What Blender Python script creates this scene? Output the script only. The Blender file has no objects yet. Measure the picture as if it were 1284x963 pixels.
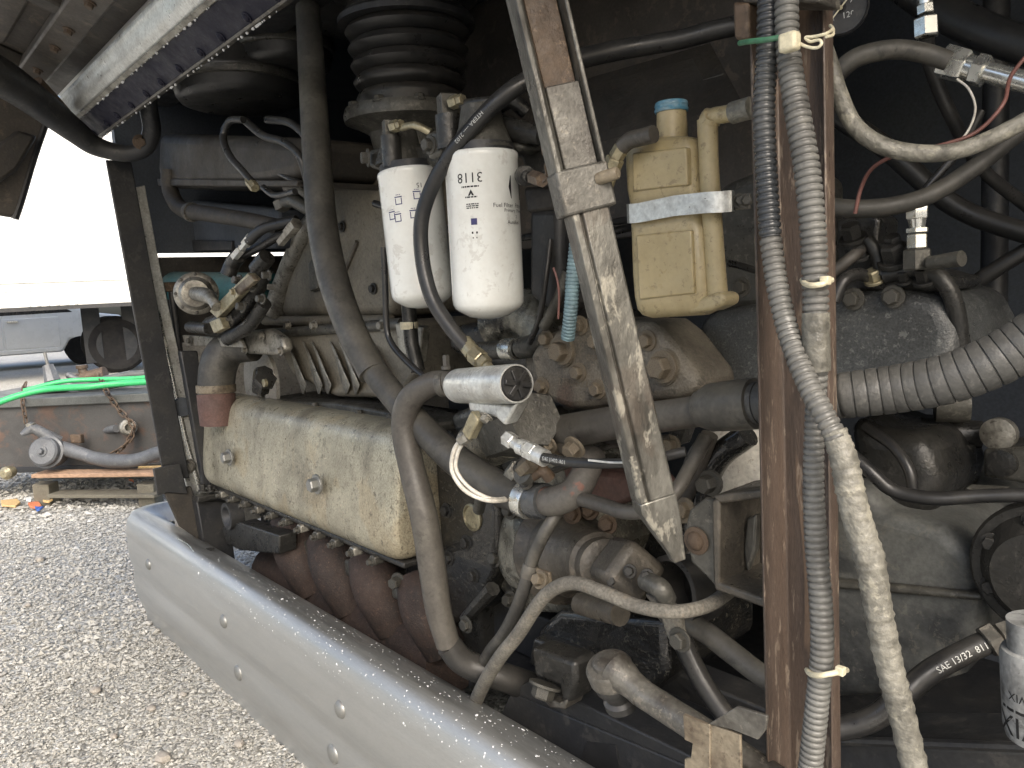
import bpy, bmesh, math, random
import numpy as np
from mathutils import Vector, Matrix
random.seed(7); np.random.seed(7)
SC = bpy.context.scene
COL = SC.collection
# ------------------------------------------------------------------ camera
FPX = 970.0                                   # focal length in photo pixels (photo 1284 x 963)
EYE = Vector((0.0, -0.65, 1.05))
_l = Vector((-847, -70, 970)).normalized()    # bus-left direction in image axes (right, down, forward)
_d = Vector((445, 8057, 970)).normalized()    # world down in image axes
_d = (_d - _l * _d.dot(_l)).normalized()
AX, AZ = -_l, -_d
AY = AZ.cross(AX)
def imgvec(v): return Vector((v.dot(AX), v.dot(AY), v.dot(AZ)))
RIGHT, DOWN, FWD = imgvec(Vector((1,0,0))), imgvec(Vector((0,1,0))), imgvec(Vector((0,0,1)))
cam = bpy.data.cameras.new('camera'); camo = bpy.data.objects.new('camera', cam); COL.objects.link(camo)
camo.matrix_world = Matrix(((RIGHT.x, -DOWN.x, -FWD.x, EYE.x), (RIGHT.y, -DOWN.y, -FWD.y, EYE.y), (RIGHT.z, -DOWN.z, -FWD.z, EYE.z), (0,0,0,1)))
cam.sensor_width = 36; cam.lens = FPX / 1284 * 36; cam.clip_start = 0.02; cam.clip_end = 500
SC.camera = camo
# ------------------------------------------------------------------ light
SUN_EL, SUN_AZ = 40.0, 118.0                  # azimuth measured from +Y clockwise (towards +X)
w = bpy.data.worlds.new('World'); SC.world = w; w.use_nodes = True
nt = w.node_tree; sky = nt.nodes.new('ShaderNodeTexSky'); sky.sky_type = 'NISHITA'; sky.sun_disc = False
sky.sun_elevation = math.radians(SUN_EL); sky.sun_rotation = math.radians(SUN_AZ); sky.air_density = 1.0; sky.dust_density = 5.0; sky.ozone_density = 1.0
bg = nt.nodes['Background']; bg.inputs[1].default_value = 0.15; nt.links.new(sky.outputs[0], bg.inputs[0])
sl = bpy.data.lights.new('sun', 'SUN'); sl.energy = 1.5; sl.angle = math.radians(40); sl.color = (1, 0.975, 0.92)
so = bpy.data.objects.new('sun', sl); COL.objects.link(so)
sd = Vector((math.sin(math.radians(SUN_AZ))*math.cos(math.radians(SUN_EL)), math.cos(math.radians(SUN_AZ))*math.cos(math.radians(SUN_EL)), math.sin(math.radians(SUN_EL))))
so.rotation_euler = sd.to_track_quat('Z', 'Y').to_euler(); so.location = (3, -3, 6)
SC.view_settings.view_transform = 'Standard'; SC.view_settings.look = 'None'; SC.view_settings.exposure = 1.15; SC.view_settings.gamma = 1
SC.cycles.max_bounces = 6; SC.cycles.diffuse_bounces = 3; SC.cycles.glossy_bounces = 3; SC.cycles.transmission_bounces = 3; SC.cycles.caustics_reflective = False; SC.cycles.caustics_refractive = False
# ------------------------------------------------------------------ placing helpers
def ray(px, py): return (RIGHT*(px-642) + DOWN*(py-481.5) + FWD*FPX)
def W(px, py, Y):   # point of the bus at depth Y behind the bumper face
    r = ray(px, py); return EYE + r * ((Y-EYE.y)/r.y)
def WX(px, py, X):
    r = ray(px, py); return EYE + r * ((X-EYE.x)/r.x)
def WZ(px, py, Z):
    r = ray(px, py); return EYE + r * ((Z-EYE.z)/r.z)
def WD(px, py, d): return EYE + ray(px, py) * (d/FPX)
def P3(p): return p if isinstance(p, Vector) else W(*p)
def S(p): return (P3(p)-EYE).dot(FWD)/FPX     # metres per photo pixel there
# ------------------------------------------------------------------ materials
MATS = {}
def N(nt, t, **k):
    n = nt.nodes.new(t)
    for a, b in k.items(): setattr(n, a, b)
    return n
def grime(name, base, dirt=(0.03,0.028,0.025), amt=0.5, scale=9.0, rough=0.6, metal=0.0, bump=0.25, fine=160.0, spot=None, spot_amt=0.0, spot_scale=60.0,
          dust=None, dust_amt=0.0, rvar=0.15, stretch=(1,1,1), sss=0.0, vary=0.25, patch=None, patch_amt=0.0, patch_scale=4.0, coat=0.0, dust_rng=(-0.3,0.9), spec=0.5):
    cc = lambda c: c and tuple(q*(0.84 if max(c) < 0.3 else 0.92 if max(c) < 0.5 else 1.0) for q in (c[0]*0.965, c[1]*0.985, c[2]*0.975))      # photo's white balance is a touch cooler
    base, dirt, spot, dust, patch = cc(base), cc(dirt), cc(spot), cc(dust), cc(patch)
    m = bpy.data.materials.new(name); m.use_nodes = True; nt = m.node_tree; L = nt.links.new
    b = nt.nodes['Principled BSDF']
    tc = N(nt, 'ShaderNodeTexCoord'); mp = N(nt, 'ShaderNodeMapping'); L(tc.outputs['Object'], mp.inputs[0]); mp.inputs['Scale'].default_value = stretch
    mp.inputs['Location'].default_value = (random.random()*7, random.random()*7, random.random()*7)
    def noise(sc, det=6, rg=0.6, dist=0.0, src=mp.outputs[0]):
        n = N(nt, 'ShaderNodeTexNoise'); n.inputs['Scale'].default_value = sc; n.inputs['Detail'].default_value = min(det, 4); n.inputs['Roughness'].default_value = rg; n.inputs['Distortion'].default_value = dist
        L(src, n.inputs['Vector']); return n.outputs['Fac']
    def ramp(src, a, c):
        r = N(nt, 'ShaderNodeMapRange'); r.inputs['From Min'].default_value = a; r.inputs['From Max'].default_value = c; L(src, r.inputs['Value']); return r.outputs[0]
    def mix(fac, a, c, mode='MIX'):
        x = N(nt, 'ShaderNodeMix'); x.data_type = 'RGBA'; x.blend_type = mode
        if isinstance(fac, (int, float)): x.inputs[0].default_value = fac
        else: L(fac, x.inputs[0])
        for v, i in ((a, 6), (c, 7)):
            if isinstance(v, tuple): x.inputs[i].default_value = (*v, 1)
            else: L(v, x.inputs[i])
        return x.outputs[2]
    def mul(a, k):
        x = N(nt, 'ShaderNodeMath'); x.operation = 'MULTIPLY'; L(a, x.inputs[0])
        if isinstance(k, (int, float)): x.inputs[1].default_value = k
        else: L(k, x.inputs[1])
        return x.outputs[0]
    nb = noise(scale, 9, 0.65, 0.4)
    col = mix(mul(ramp(nb, 0.42, 0.68), amt*1.2 if amt < .8 else 1.0), base, dirt)
    if patch:
        col = mix(mul(ramp(noise(patch_scale, 5, 0.55, 0.8), 0.55, 0.6), patch_amt), col, patch)
    nf = noise(fine, 4, 0.6)
    if vary: col = mix(vary, col, mix(1.0, col, mix(ramp(nf, 0.3, 0.7), (0.25,0.25,0.25), (1.9,1.9,1.9)), 'MULTIPLY'))
    if spot:
        col = mix(mul(ramp(noise(spot_scale, 8, 0.75, 0.3), 0.57, 0.63), spot_amt), col, spot)
    if dust:
        g = N(nt, 'ShaderNodeNewGeometry'); sx = N(nt, 'ShaderNodeSeparateXYZ'); L(g.outputs['Normal'], sx.inputs[0])
        up = ramp(sx.outputs[2], *dust_rng)
        col = mix(mul(mul(up, ramp(noise(scale*1.7, 6, 0.7), 0.25, 0.6)), dust_amt), col, dust)
    L(col, b.inputs['Base Color'])
    rr = N(nt, 'ShaderNodeMapRange'); rr.inputs['To Min'].default_value = max(0.05, rough-rvar); rr.inputs['To Max'].default_value = min(1, rough+rvar); L(noise(scale*2.3, 6, 0.7), rr.inputs['Value'])
    rr.inputs['From Min'].default_value = 0.3; rr.inputs['From Max'].default_value = 0.7
    L(rr.outputs[0], b.inputs['Roughness']); b.inputs['Metallic'].default_value = metal
    if sss: b.inputs['Subsurface Weight'].default_value = sss; b.inputs['Subsurface Radius'].default_value = (0.02, 0.015, 0.006)
    b.inputs['Specular IOR Level'].default_value = spec
    if coat: b.inputs['Coat Weight'].default_value = coat
    if bump:
        ad = N(nt, 'ShaderNodeMath'); ad.operation = 'ADD'; L(mul(nb, 0.6), ad.inputs[0]); L(mul(nf, 0.4), ad.inputs[1])
        bp = N(nt, 'ShaderNodeBump'); bp.inputs['Strength'].default_value = bump; bp.inputs['Distance'].default_value = 0.006; L(ad.outputs[0], bp.inputs['Height']); L(bp.outputs[0], b.inputs['Normal'])
    MATS[name] = m; return m
DUST = (0.135, 0.124, 0.105)
grime('hose', (0.042,0.040,0.037), DUST, 0.6, 12, 0.5, dust=DUST, dust_amt=0.5, bump=0.12, spot=(0.02,0.019,0.018), spot_amt=.5, spot_scale=35)
grime('hose_brown', (0.072,0.064,0.057), DUST, 0.55, 10, 0.5, dust=DUST, dust_amt=0.5, bump=0.12, spot=(0.035,0.03,0.027), spot_amt=.5, spot_scale=35)
grime('hose_black', (0.018,0.018,0.019), (0.05,0.047,0.043), 0.5, 14, 0.36, dust=(0.08,0.075,0.07), dust_amt=0.35, bump=0.08)
grime('hose_dusty', (0.18,0.165,0.14), (0.08,0.072,0.062), 0.6, 25, 0.8, bump=0.35, fine=260, vary=0.5, spot=(0.26,0.21,0.16), spot_amt=.4)
grime('print_white', (0.6,0.6,0.58), amt=0.3, bump=0)
grime('ink', (0.015,0.015,0.016), amt=0.0, bump=0)
grime('ink_blue', (0.05,0.05,0.17), amt=0.1, bump=0)
grime('white_paint', (0.80,0.80,0.775), (0.58,0.54,0.48), 0.3, 12, 0.17, bump=0.02, vary=0.03, spot=(0.35,0.3,0.25), spot_amt=0.25, spot_scale=30, rvar=0.05, coat=0.4)
grime('reservoir', (0.49,0.40,0.235), (0.31,0.235,0.115), 0.45, 7, 0.36, bump=0.05, vary=0.08, sss=0.15, dust=(0.40,0.34,0.225), dust_amt=0.25, spot=(0.17,0.13,0.07), spot_amt=0.5, spot_scale=90)
grime('blue_tape', (0.085,0.23,0.33), (0.3,0.36,0.38), 0.6, 45, 0.45, bump=0.5)
grime('rust_post', (0.112,0.080,0.063), (0.036,0.028,0.024), 0.95, 5, 0.45, stretch=(4,4,0.7), patch=(0.225,0.15,0.102), patch_amt=0.65, patch_scale=5, bump=0.35, spot=(0.34,0.27,0.21), spot_amt=0.55, spot_scale=28, rvar=.2)
grime('rust', (0.115,0.077,0.05), (0.05,0.034,0.024), 0.7, 14, 0.6, bump=0.5, spot=(0.25,0.17,0.11), spot_amt=0.5, spot_scale=60)
grime('rust_pale', (0.235,0.195,0.14), (0.085,0.06,0.04), 0.8, 18, 0.6, bump=0.4, spot=(0.07,0.046,0.03), spot_amt=0.65, spot_scale=50)
grime('galv', (0.175,0.167,0.148), (0.052,0.047,0.04), 0.95, 18, 0.42, 0.4, bump=0.4, spot=(0.42,0.39,0.33), spot_amt=0.6, spot_scale=34, stretch=(1,1,0.5), rvar=.2, patch=(0.11,0.088,0.07), patch_amt=.5, patch_scale=12)
grime('galv_dark', (0.155,0.146,0.13), (0.06,0.052,0.045), 0.8, 18, 0.45, 0.35, bump=0.35, spot=(0.30,0.265,0.22), spot_amt=0.45)
grime('bumper', (0.49,0.49,0.485), (0.38,0.38,0.375), 0.6, 4, 0.38, 0.6, bump=0.03, vary=0.08, stretch=(0.3,2.5,2.5), dust=(0.085,0.079,0.07), dust_amt=0.65, dust_rng=(0.88,0.995), fine=300, rvar=0.1)
grime('aluminium', (0.66,0.66,0.64), (0.38,0.36,0.33), 0.5, 14, 0.4, 0.6, bump=0.15, spot=(0.25,0.22,0.19), spot_amt=0.3)
grime('alu_dull', (0.36,0.34,0.30), (0.10,0.088,0.072), 0.75, 18, 0.42, 0.5, bump=0.35, spot=(0.055,0.048,0.04), spot_amt=0.6, spot_scale=55, rvar=.2)
grime('chrome', (0.72,0.71,0.67), (0.5,0.47,0.42), 0.15, 30, 0.28, 0.85, bump=0.03, vary=0.05)
grime('brass', (0.42,0.37,0.25), (0.2,0.17,0.12), 0.6, 40, 0.4, 0.6, bump=0.15, spot=(.08,.07,.055), spot_amt=.5, spot_scale=80)
grime('valve_cover', (0.43,0.395,0.305), (0.20,0.178,0.136), 0.75, 6, 0.38, 0.3, bump=0.18, fine=260, vary=0.45, patch=(0.42,0.32,0.185), patch_amt=0.32, patch_scale=4.5, spot=(0.085,0.07,0.052), spot_amt=0.7, spot_scale=85, stretch=(1.2,1,0.9), rvar=.2)
grime('cast_brown', (0.105,0.09,0.072), (0.034,0.03,0.025), 0.8, 13, 0.45, 0.1, bump=0.5, spot=(0.22,0.185,0.145), spot_amt=0.4, spot_scale=60, dust=DUST, dust_amt=0.35, rvar=.22)
grime('pump_cast', (0.19,0.163,0.127), (0.06,0.049,0.038), 0.8, 11, 0.6, bump=0.6, fine=300, vary=0.5, dust=(0.235,0.21,0.165), dust_amt=0.5, patch=(0.13,0.077,0.055), patch_amt=0.6, patch_scale=8, spot=(0.035,.03,.025), spot_amt=.6, spot_scale=45)
grime('cast_grey', (0.105,0.1,0.088), (0.03,0.028,0.025), 0.7, 15, 0.42, 0.3, bump=0.4, spot=(0.25,0.235,0.2), spot_amt=0.45, spot_scale=75, dust=DUST, dust_amt=0.4, rvar=.22)
grime('cast_dark', (0.036,0.035,0.033), (0.012,0.012,0.012), 0.6, 14, 0.35, .2, bump=0.4, spot=(0.11,0.10,0.09), spot_amt=0.4, spot_scale=80, dust=(0.075,0.07,0.062), dust_amt=0.5, rvar=.2)
grime('oily', (0.010,0.010,0.010), (0.025,0.022,0.018), 0.5, 25, 0.14, bump=1.0, fine=200, spot=(0.13,0.12,0.095), spot_amt=0.5, spot_scale=130, vary=0.5, coat=.6, rvar=.1)
grime('oily_alu', (0.36,0.335,0.275), (0.03,0.028,0.025), 1.0, 10, 0.28, 0.4, bump=0.6, fine=200, spot=(0.52,0.48,0.40), spot_amt=0.5, spot_scale=60, patch=(0.05,0.045,0.035), patch_amt=0.75, patch_scale=9)
grime('manifold', (0.045,0.029,0.023), (0.017,0.014,0.013), 0.7, 12, 0.8, bump=0.7, fine=240, spot=(0.13,0.078,0.058), spot_amt=0.5, spot_scale=130)
grime('frame_black', (0.024,0.025,0.028), (0.05,0.047,0.043), 0.5, 8, 0.5, bump=0.15, spot=(0.12,0.11,0.1), spot_amt=0.25, spot_scale=30)
grime('bay', (0.064,0.073,0.09), (0.085,0.092,0.10), 0.5, 4, 0.7, bump=0.2)  # bluish lift puts a lens veil over the blacks into the wall colour
grime('bay_brown', (0.052,0.045,0.038), (0.02,0.019,0.018), 0.6, 6, 0.6, bump=0.25, spot=(0.12,0.095,0.07), spot_amt=0.3)
grime('inner_white', (0.50,0.475,0.43), (0.3,0.26,0.22), 0.5, 7, 0.6, bump=0.1, spot=(0.2,0.13,0.09), spot_amt=0.4)
grime('navy', (0.010,0.010,0.022), (0.02,0.02,0.036), 0.5, 12, 0.5, bump=0.12, spot=(0.12,0.12,0.14), spot_amt=0.12, spot_scale=70, spec=.2)
grime('door_inner', (0.085,0.073,0.062), (0.035,0.03,0.026), 0.65, 5, 0.55, bump=0.2, spot=(0.19,0.15,0.115), spot_amt=0.4, spot_scale=22)
grime('red_primer', (0.15,0.085,0.072), (0.08,0.048,0.042), 0.6, 12, 0.7, bump=0.2)
grime('red_paint', (0.42,0.13,0.10), (0.2,0.07,0.05), 0.5, 18, 0.6, bump=0.2)
grime('rubber', (0.024,0.024,0.024), (0.05,0.046,0.042), 0.5, 10, 0.38, bump=0.1, dust=(0.1,0.09,0.08), dust_amt=0.6)
grime('loom_grey', (0.175,0.171,0.16), (0.085,0.08,0.075), 0.6, 14, 0.45, bump=0.08, vary=0.2, spot=(0.28,0.265,0.23), spot_amt=0.3, spot_scale=50)
grime('loom_black', (0.045,0.048,0.053), (0.16,0.16,0.155), 0.5, 9, 0.3, bump=0.05)
grime('loom_blue', (0.22,0.33,0.37), (0.12,0.16,0.18), 0.5, 20, 0.5, bump=0.1)
grime('tape', (0.225,0.212,0.18), (0.085,0.08,0.068), 0.8, 22, 0.5, bump=1.0, fine=110, vary=0.4, spot=(0.36,0.335,0.27), spot_amt=0.55, spot_scale=35)
grime('big_hose', (0.08,0.079,0.076), (0.04,0.039,0.037), 0.6, 14, 0.5, bump=0.3, fine=220, dust=(0.14,0.134,0.125), dust_amt=0.5, spot=(.22,.21,.195), spot_amt=.3, spot_scale=70)
grime('big_hose_groove', (0.03,0.03,0.03), amt=0.2, rough=0.7)
grime('elbow_worn', (0.11,0.10,0.09), (0.17,0.155,0.13), 0.5, 14, 0.6, bump=0.12, patch=(0.24,0.10,0.07), patch_amt=0.8, patch_scale=16)
grime('compressor', (0.082,0.084,0.083), (0.035,0.035,0.034), 0.7, 8, 0.4, bump=0.5, fine=330, spot=(0.25,0.25,0.235), spot_amt=0.5, spot_scale=130, vary=.5)
grime('gearbox', (0.165,0.165,0.155), (0.04,0.042,0.045), 0.7, 5, 0.5, .2, bump=0.3, patch=(0.035,0.037,0.04), patch_amt=0.85, patch_scale=3.4, spot=(0.24,0.22,0.18), spot_amt=.3)
grime('bolt_grey', (0.30,0.30,0.29), (0.16,0.15,0.14), 0.5, 40, 0.4, 0.5, bump=0.1)
grime('intake', (0.215,0.19,0.15), (0.10,0.088,0.07), 0.65, 9, 0.5, 0.15, bump=0.3, spot=(0.05,0.044,0.036), spot_amt=0.5, spot_scale=60, dust=(0.25,0.225,0.18), dust_amt=.4)
grime('insulation', (0.06,0.062,0.064), (0.02,0.02,0.02), 0.4, 20, 0.8, bump=1.0, fine=420, vary=1.0, spot=(0.4,0.4,0.39), spot_amt=0.6, spot_scale=330)
grime('cable_tie', (0.66,0.60,0.44), (0.4,0.35,0.25), 0.4, 40, 0.5, bump=0.05)
grime('wire_white', (0.62,0.58,0.52), (0.38,0.34,0.28), 0.5, 30, 0.5, bump=0.05)
grime('wire_red', (0.21,0.09,0.075), (0.12,0.06,0.05), 0.4, 30, 0.5, bump=0)
grime('wire_green', (0.08,0.25,0.14), (0.1,0.12,0.1), 0.4, 30, 0.5, bump=0)
grime('teal', (0.02,0.12,0.13), (0.05,0.07,0.07), 0.5, 10, 0.4, bump=0.1, dust=(0.3,0.33,0.3), dust_amt=0.4)
grime('trailer_white', (0.85,0.85,0.84), (0.75,0.74,0.71), 0.3, 0.8, 0.4, bump=0.02, vary=0.03)
grime('trailer_rail', (0.72,0.71,0.68), (0.5,0.48,0.44), 0.5, 3, 0.4, bump=0.05)
grime('car_silver', (0.84,0.83,0.83), (0.75,0.74,0.73), 0.3, 2, 0.3, 0.0, bump=0, vary=0.02, coat=0.5)
grime('tyre', (0.010,0.010,0.011), (0.022,0.021,0.02), 0.5, 6, 0.8, bump=0.2, spec=.15)
grime('flap', (0.022,0.024,0.028), (0.045,0.044,0.043), 0.5, 4, 0.7, bump=0.1, spec=.2)
grime('rust_box', (0.075,0.072,0.07), (0.045,0.043,0.042), 0.5, 6, 0.6, bump=0.2, patch=(0.14,0.078,0.052), patch_amt=0.6, patch_scale=3.2, stretch=(1,1,1.5), spot=(0.17,.095,.065), spot_amt=.3, spot_scale=14)
grime('box_rail', (0.135,0.14,0.135), (0.07,0.068,0.064), 0.5, 8, 0.55, 0.2, bump=0.2)
grime('green_hose', (0.05,0.48,0.16), (0.04,0.3,0.1), 0.3, 8, 0.4, bump=0.05)
grime('pallet', (0.42,0.27,0.18), (0.24,0.15,0.10), 0.6, 10, 0.8, bump=0.3, stretch=(1,6,6))
grime('pallet_grey', (0.17,0.155,0.12), (0.1,0.09,0.07), 0.6, 10, 0.8, bump=0.3)
grime('wood_light', (0.6,0.42,0.2), (0.45,0.3,0.15), 0.5, 12, 0.8, bump=0.2)
grime('litter_orange', (0.6,0.2,0.1), amt=0.2, bump=0.1)
grime('litter_blue', (0.05,0.13,0.45), amt=0.2, bump=0.1)
grime('grey_iron', (0.15,0.155,0.165), (0.08,0.08,0.085), 0.5, 10, 0.5, 0.2, bump=0.2, spot=(0.3,0.29,0.28), spot_amt=0.3, spot_scale=30)
grime('dial', (0.012,0.013,0.015), amt=0.1, rough=0.25, bump=0)
grime('stone', (0.40,0.36,0.315), (0.27,0.24,0.215), 0.6, 40, 0.9, bump=0.2, fine=500)
def gravel_mat(name, mult=1.0, per_stone=False):
    m = bpy.data.materials.new(name); m.use_nodes = True; nt = m.node_tree; L = nt.links.new; b = nt.nodes['Principled BSDF']
    tc = N(nt, 'ShaderNodeTexCoord')
    r = N(nt, 'ShaderNodeValToRGB'); e = r.color_ramp.elements
    cols = [(0.0,(0.175,0.173,0.158)), (0.25,(0.335,0.328,0.297)), (0.5,(0.455,0.444,0.405)), (0.75,(0.545,0.535,0.49)), (1.0,(0.66,0.655,0.62))]
    e[0].position = 0; e[1].position = 1
    for p, c in cols[1:-1]: e.new(p)
    for el, (p, c) in zip(sorted(e, key=lambda q: q.position), cols): el.position = p; el.color = (*[x*mult for x in c], 1)
    n2 = N(nt, 'ShaderNodeTexNoise'); n2.inputs['Scale'].default_value = 1.3; n2.inputs['Detail'].default_value = 5; L(tc.outputs['Object'], n2.inputs['Vector'])
    if per_stone:
        at = N(nt, 'ShaderNodeAttribute'); at.attribute_name = 'tone'; L(at.outputs['Fac'], r.inputs[0])
    else:
        v = N(nt, 'ShaderNodeTexVoronoi'); v.inputs['Scale'].default_value = 105; L(tc.outputs['Object'], v.inputs['Vector'])
        sp = N(nt, 'ShaderNodeSeparateColor'); L(v.outputs['Color'], sp.inputs[0]); L(sp.outputs[0], r.inputs[0])
        bp = N(nt, 'ShaderNodeBump'); bp.inputs['Distance'].default_value = 0.008; bp.inputs['Strength'].default_value = 0.6; bp.invert = True; L(v.outputs['Distance'], bp.inputs['Height']); L(bp.outputs[0], b.inputs['Normal'])
    mx = N(nt, 'ShaderNodeMix'); mx.data_type = 'RGBA'; mx.blend_type = 'MULTIPLY'; mx.inputs[0].default_value = 0.35
    L(r.outputs[0], mx.inputs[6]); L(n2.outputs['Fac'], mx.inputs[7]); L(mx.outputs[2], b.inputs['Base Color']); b.inputs['Roughness'].default_value = 0.85
    MATS[name] = m
gravel_mat('gravel'); gravel_mat('gravel_stone', 1.0, True)
# ------------------------------------------------------------------ mesh helpers
def cr(pts, n=8):   # Catmull-Rom through points (Vectors)
    out = []; p = [pts[0]*2-pts[1]] + list(pts) + [pts[-1]*2-pts[-2]]
    for i in range(1, len(p)-2):
        a, b, c, d = p[i-1], p[i], p[i+1], p[i+2]
        for k in range(n):
            t = k/n; out.append(0.5*((2*b)+(c-a)*t+(2*a-5*b+4*c-d)*t*t+(3*b-a-3*c+d)*t**3))
    out.append(pts[-1]); return out
def basis(d):
    d = d.normalized(); u = d.orthogonal().normalized(); return u, d.cross(u)
class MB:
    def __init__(s): s.v = []; s.f = []
    def add(s, vs, fs):
        o = len(s.v); s.v += [Vector(x) for x in vs]; s.f += [tuple(i+o for i in f) for f in fs]; return s
    def box(s, c, dx, dy, dz, sx, sy, sz):     # centre, three unit axes, sizes
        vs = [c + dx*(a*sx/2) + dy*(b*sy/2) + dz*(e*sz/2) for a in (-1,1) for b in (-1,1) for e in (-1,1)]
        return s.add(vs, [(0,1,3,2),(4,6,7,5),(0,4,5,1),(2,3,7,6),(0,2,6,4),(1,5,7,3)])
    def abox(s, a, b):
        a, b = Vector(a), Vector(b); c = (a+b)/2; d = b-a
        return s.box(c, Vector((1,0,0)), Vector((0,1,0)), Vector((0,0,1)), abs(d.x), abs(d.y), abs(d.z))
    def prism(s, pts, ext):                     # polygon (world points) pushed along ext
        n = len(pts); e = Vector(ext)
        return s.add(list(pts)+[p+e for p in pts], [tuple(range(n)), tuple(range(2*n-1, n-1, -1))] + [(i, i+n, (i+1) % n+n, (i+1) % n) for i in range(n)])
    def tube(s, pts, r, seg=14, caps=True):
        n = len(pts); R = r if isinstance(r, (list, tuple)) else [r]*n
        t = [(pts[min(i+1, n-1)]-pts[max(i-1, 0)]).normalized() for i in range(n)]
        u = t[0].orthogonal().normalized(); o = len(s.v)
        for i in range(n):
            u = (u - t[i]*u.dot(t[i])).normalized(); v = t[i].cross(u)
            for k in range(seg):
                a = 2*math.pi*k/seg; s.v.append(pts[i] + (u*math.cos(a)+v*math.sin(a))*R[i])
        for i in range(n-1):
            for k in range(seg):
                k2 = (k+1) % seg; s.f.append((o+i*seg+k, o+i*seg+k2, o+(i+1)*seg+k2, o+(i+1)*seg+k))
        if caps: s.f.append(tuple(o+k for k in range(seg-1, -1, -1))); s.f.append(tuple(o+(n-1)*seg+k for k in range(seg)))
        return s
    def lathe(s, A, d, prof, seg=28):           # profile [(distance along d, radius)]
        u, v = basis(d); d = d.normalized(); o = len(s.v); n = len(prof)
        for t, r in prof:
            for k in range(seg):
                a = 2*math.pi*k/seg; s.v.append(A + d*t + (u*math.cos(a)+v*math.sin(a))*max(r, 1e-4))
        for i in range(n-1):
            for k in range(seg):
                k2 = (k+1) % seg; s.f.append((o+i*seg+k, o+i*seg+k2, o+(i+1)*seg+k2, o+(i+1)*seg+k))
        s.f.append(tuple(o+k for k in range(seg-1, -1, -1))); s.f.append(tuple(o+(n-1)*seg+k for k in range(seg))); return s
    def loft(s, rings, caps=True):
        o = len(s.v); n = len(rings[0])
        for r in rings: s.v += list(r)
        for i in range(len(rings)-1):
            for k in range(n):
                k2 = (k+1) % n; s.f.append((o+i*n+k, o+i*n+k2, o+(i+1)*n+k2, o+(i+1)*n+k))
        if caps: s.f.append(tuple(o+k for k in range(n-1, -1, -1))); s.f.append(tuple(o+(len(rings)-1)*n+k for k in range(n)))
        return s
    def mesh(s, name, mat, ang=38):
        me = bpy.data.meshes.new(name); me.from_pydata([tuple(v) for v in s.v], [], s.f); me.update()
        bm = bmesh.new(); bm.from_mesh(me); bmesh.ops.recalc_face_normals(bm, faces=bm.faces); bm.to_mesh(me); bm.free()
        me.polygons.foreach_set('use_smooth', [True]*len(me.polygons)); me.set_sharp_from_angle(angle=math.radians(ang))
        me.materials.append(MATS[mat] if isinstance(mat, str) else mat); return me
    def build(s, name, mat, parent=None, bevel=0.0, kind=None, label=None, ang=38, bseg=2):
        me = s.mesh(name, mat, ang); o = bpy.data.objects.new(name, me); COL.objects.link(o)
        if parent: o.parent = parent
        if bevel:
            b = o.modifiers.new('bevel', 'BEVEL'); b.width = bevel; b.segments = bseg; b.limit_method = 'ANGLE'; b.angle_limit = math.radians(40); b.harden_normals = False
        if kind: o['kind'] = kind
        if label: o['label'] = label
        return o
ROOTS = []
def thing(name, label, cat, group=None):
    o = bpy.data.objects.new(name, None); COL.objects.link(o); o.empty_display_size = 0.05
    o['label'] = label; o['category'] = cat
    if group: o['group'] = group
    ROOTS.append(o); return o
def tag(o, label, cat, group=None):
    o['label'] = label; o['category'] = cat
    if group: o['group'] = group
    ROOTS.append(o); return o
_bolt = {}
def bolt(parent, pos, d, r, h=None, mat='galv_dark', name='bolt', washer=True, seg=6):
    """hexagon head with washer; all share one mesh for each material"""
    pos = P3(pos); h = h or r*1.1; key = (mat, washer, seg)
    if key not in _bolt:
        mb = MB()
        if washer: mb.lathe(Vector((0,0,-0.05)), Vector((0,0,1)), [(0,1.45),(0.2,1.45),(0.25,1.4)], 16)
        if seg == 6: mb.lathe(Vector((0,0,0.1)), Vector((0,0,1)), [(0,1.0),(0.85,1.0),(1.0,0.86)], 6)
        else: mb.lathe(Vector((0,0,0)), Vector((0,0,1)), [(0,1.0),(0.35,0.97),(0.65,0.8),(0.88,0.5),(1,0.12)], 16)
        _bolt[key] = mb.mesh('bolt', mat, 30 if seg == 6 else 60)
    o = bpy.data.objects.new(name, _bolt[key]); COL.objects.link(o); o.parent = parent
    o.rotation_mode = 'QUATERNION'; o.rotation_quaternion = d.to_track_quat('Z', 'Y') @ Matrix.Rotation(random.random()*6, 3, 'Z').to_quaternion()
    o.location = pos; o.scale = (r, r, h); return o
REAR = Vector((0,-1,0)); UP = Vector((0,0,1)); XR = Vector((1,0,0)); YF = Vector((0,1,0))
TOCAM = lambda p: (EYE-P3(p)).normalized()
def path(pts, n=8): return cr([P3(p) for p in pts], n) if len(pts) > 2 else [P3(p) for p in pts]
def rads(pts, w, n):
    ws = w if isinstance(w, (list, tuple)) else [w]*len(pts)
    rr = [a/2*S(p) for a, p in zip(ws, pts)]
    if len(pts) == 2: return rr
    out = []
    for i in range(len(rr)-1):
        for k in range(n): out.append(rr[i]+(rr[i+1]-rr[i])*k/n)
    return out+[rr[-1]]
def hose(name, pts, w, mat, parent=None, n=8, seg=14, label=None):
    return MB().tube(path(pts, n), rads(pts, w, n), seg).build(name, mat, parent, label=label)
def T_hose(name, label, pts, w, mat, cat='hose', group=None, n=8, seg=14):
    return tag(hose(name, pts, w, mat, None, n, seg), label, cat, group)
def resample(p, step):
    out = [p[0]]; acc = 0
    for a, b in zip(p, p[1:]):
        L = (b-a).length
        if L < 1e-9: continue
        d = step-acc
        while d <= L: out.append(a.lerp(b, d/L)); d += step
        acc = L-(d-step)
    return out
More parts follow.
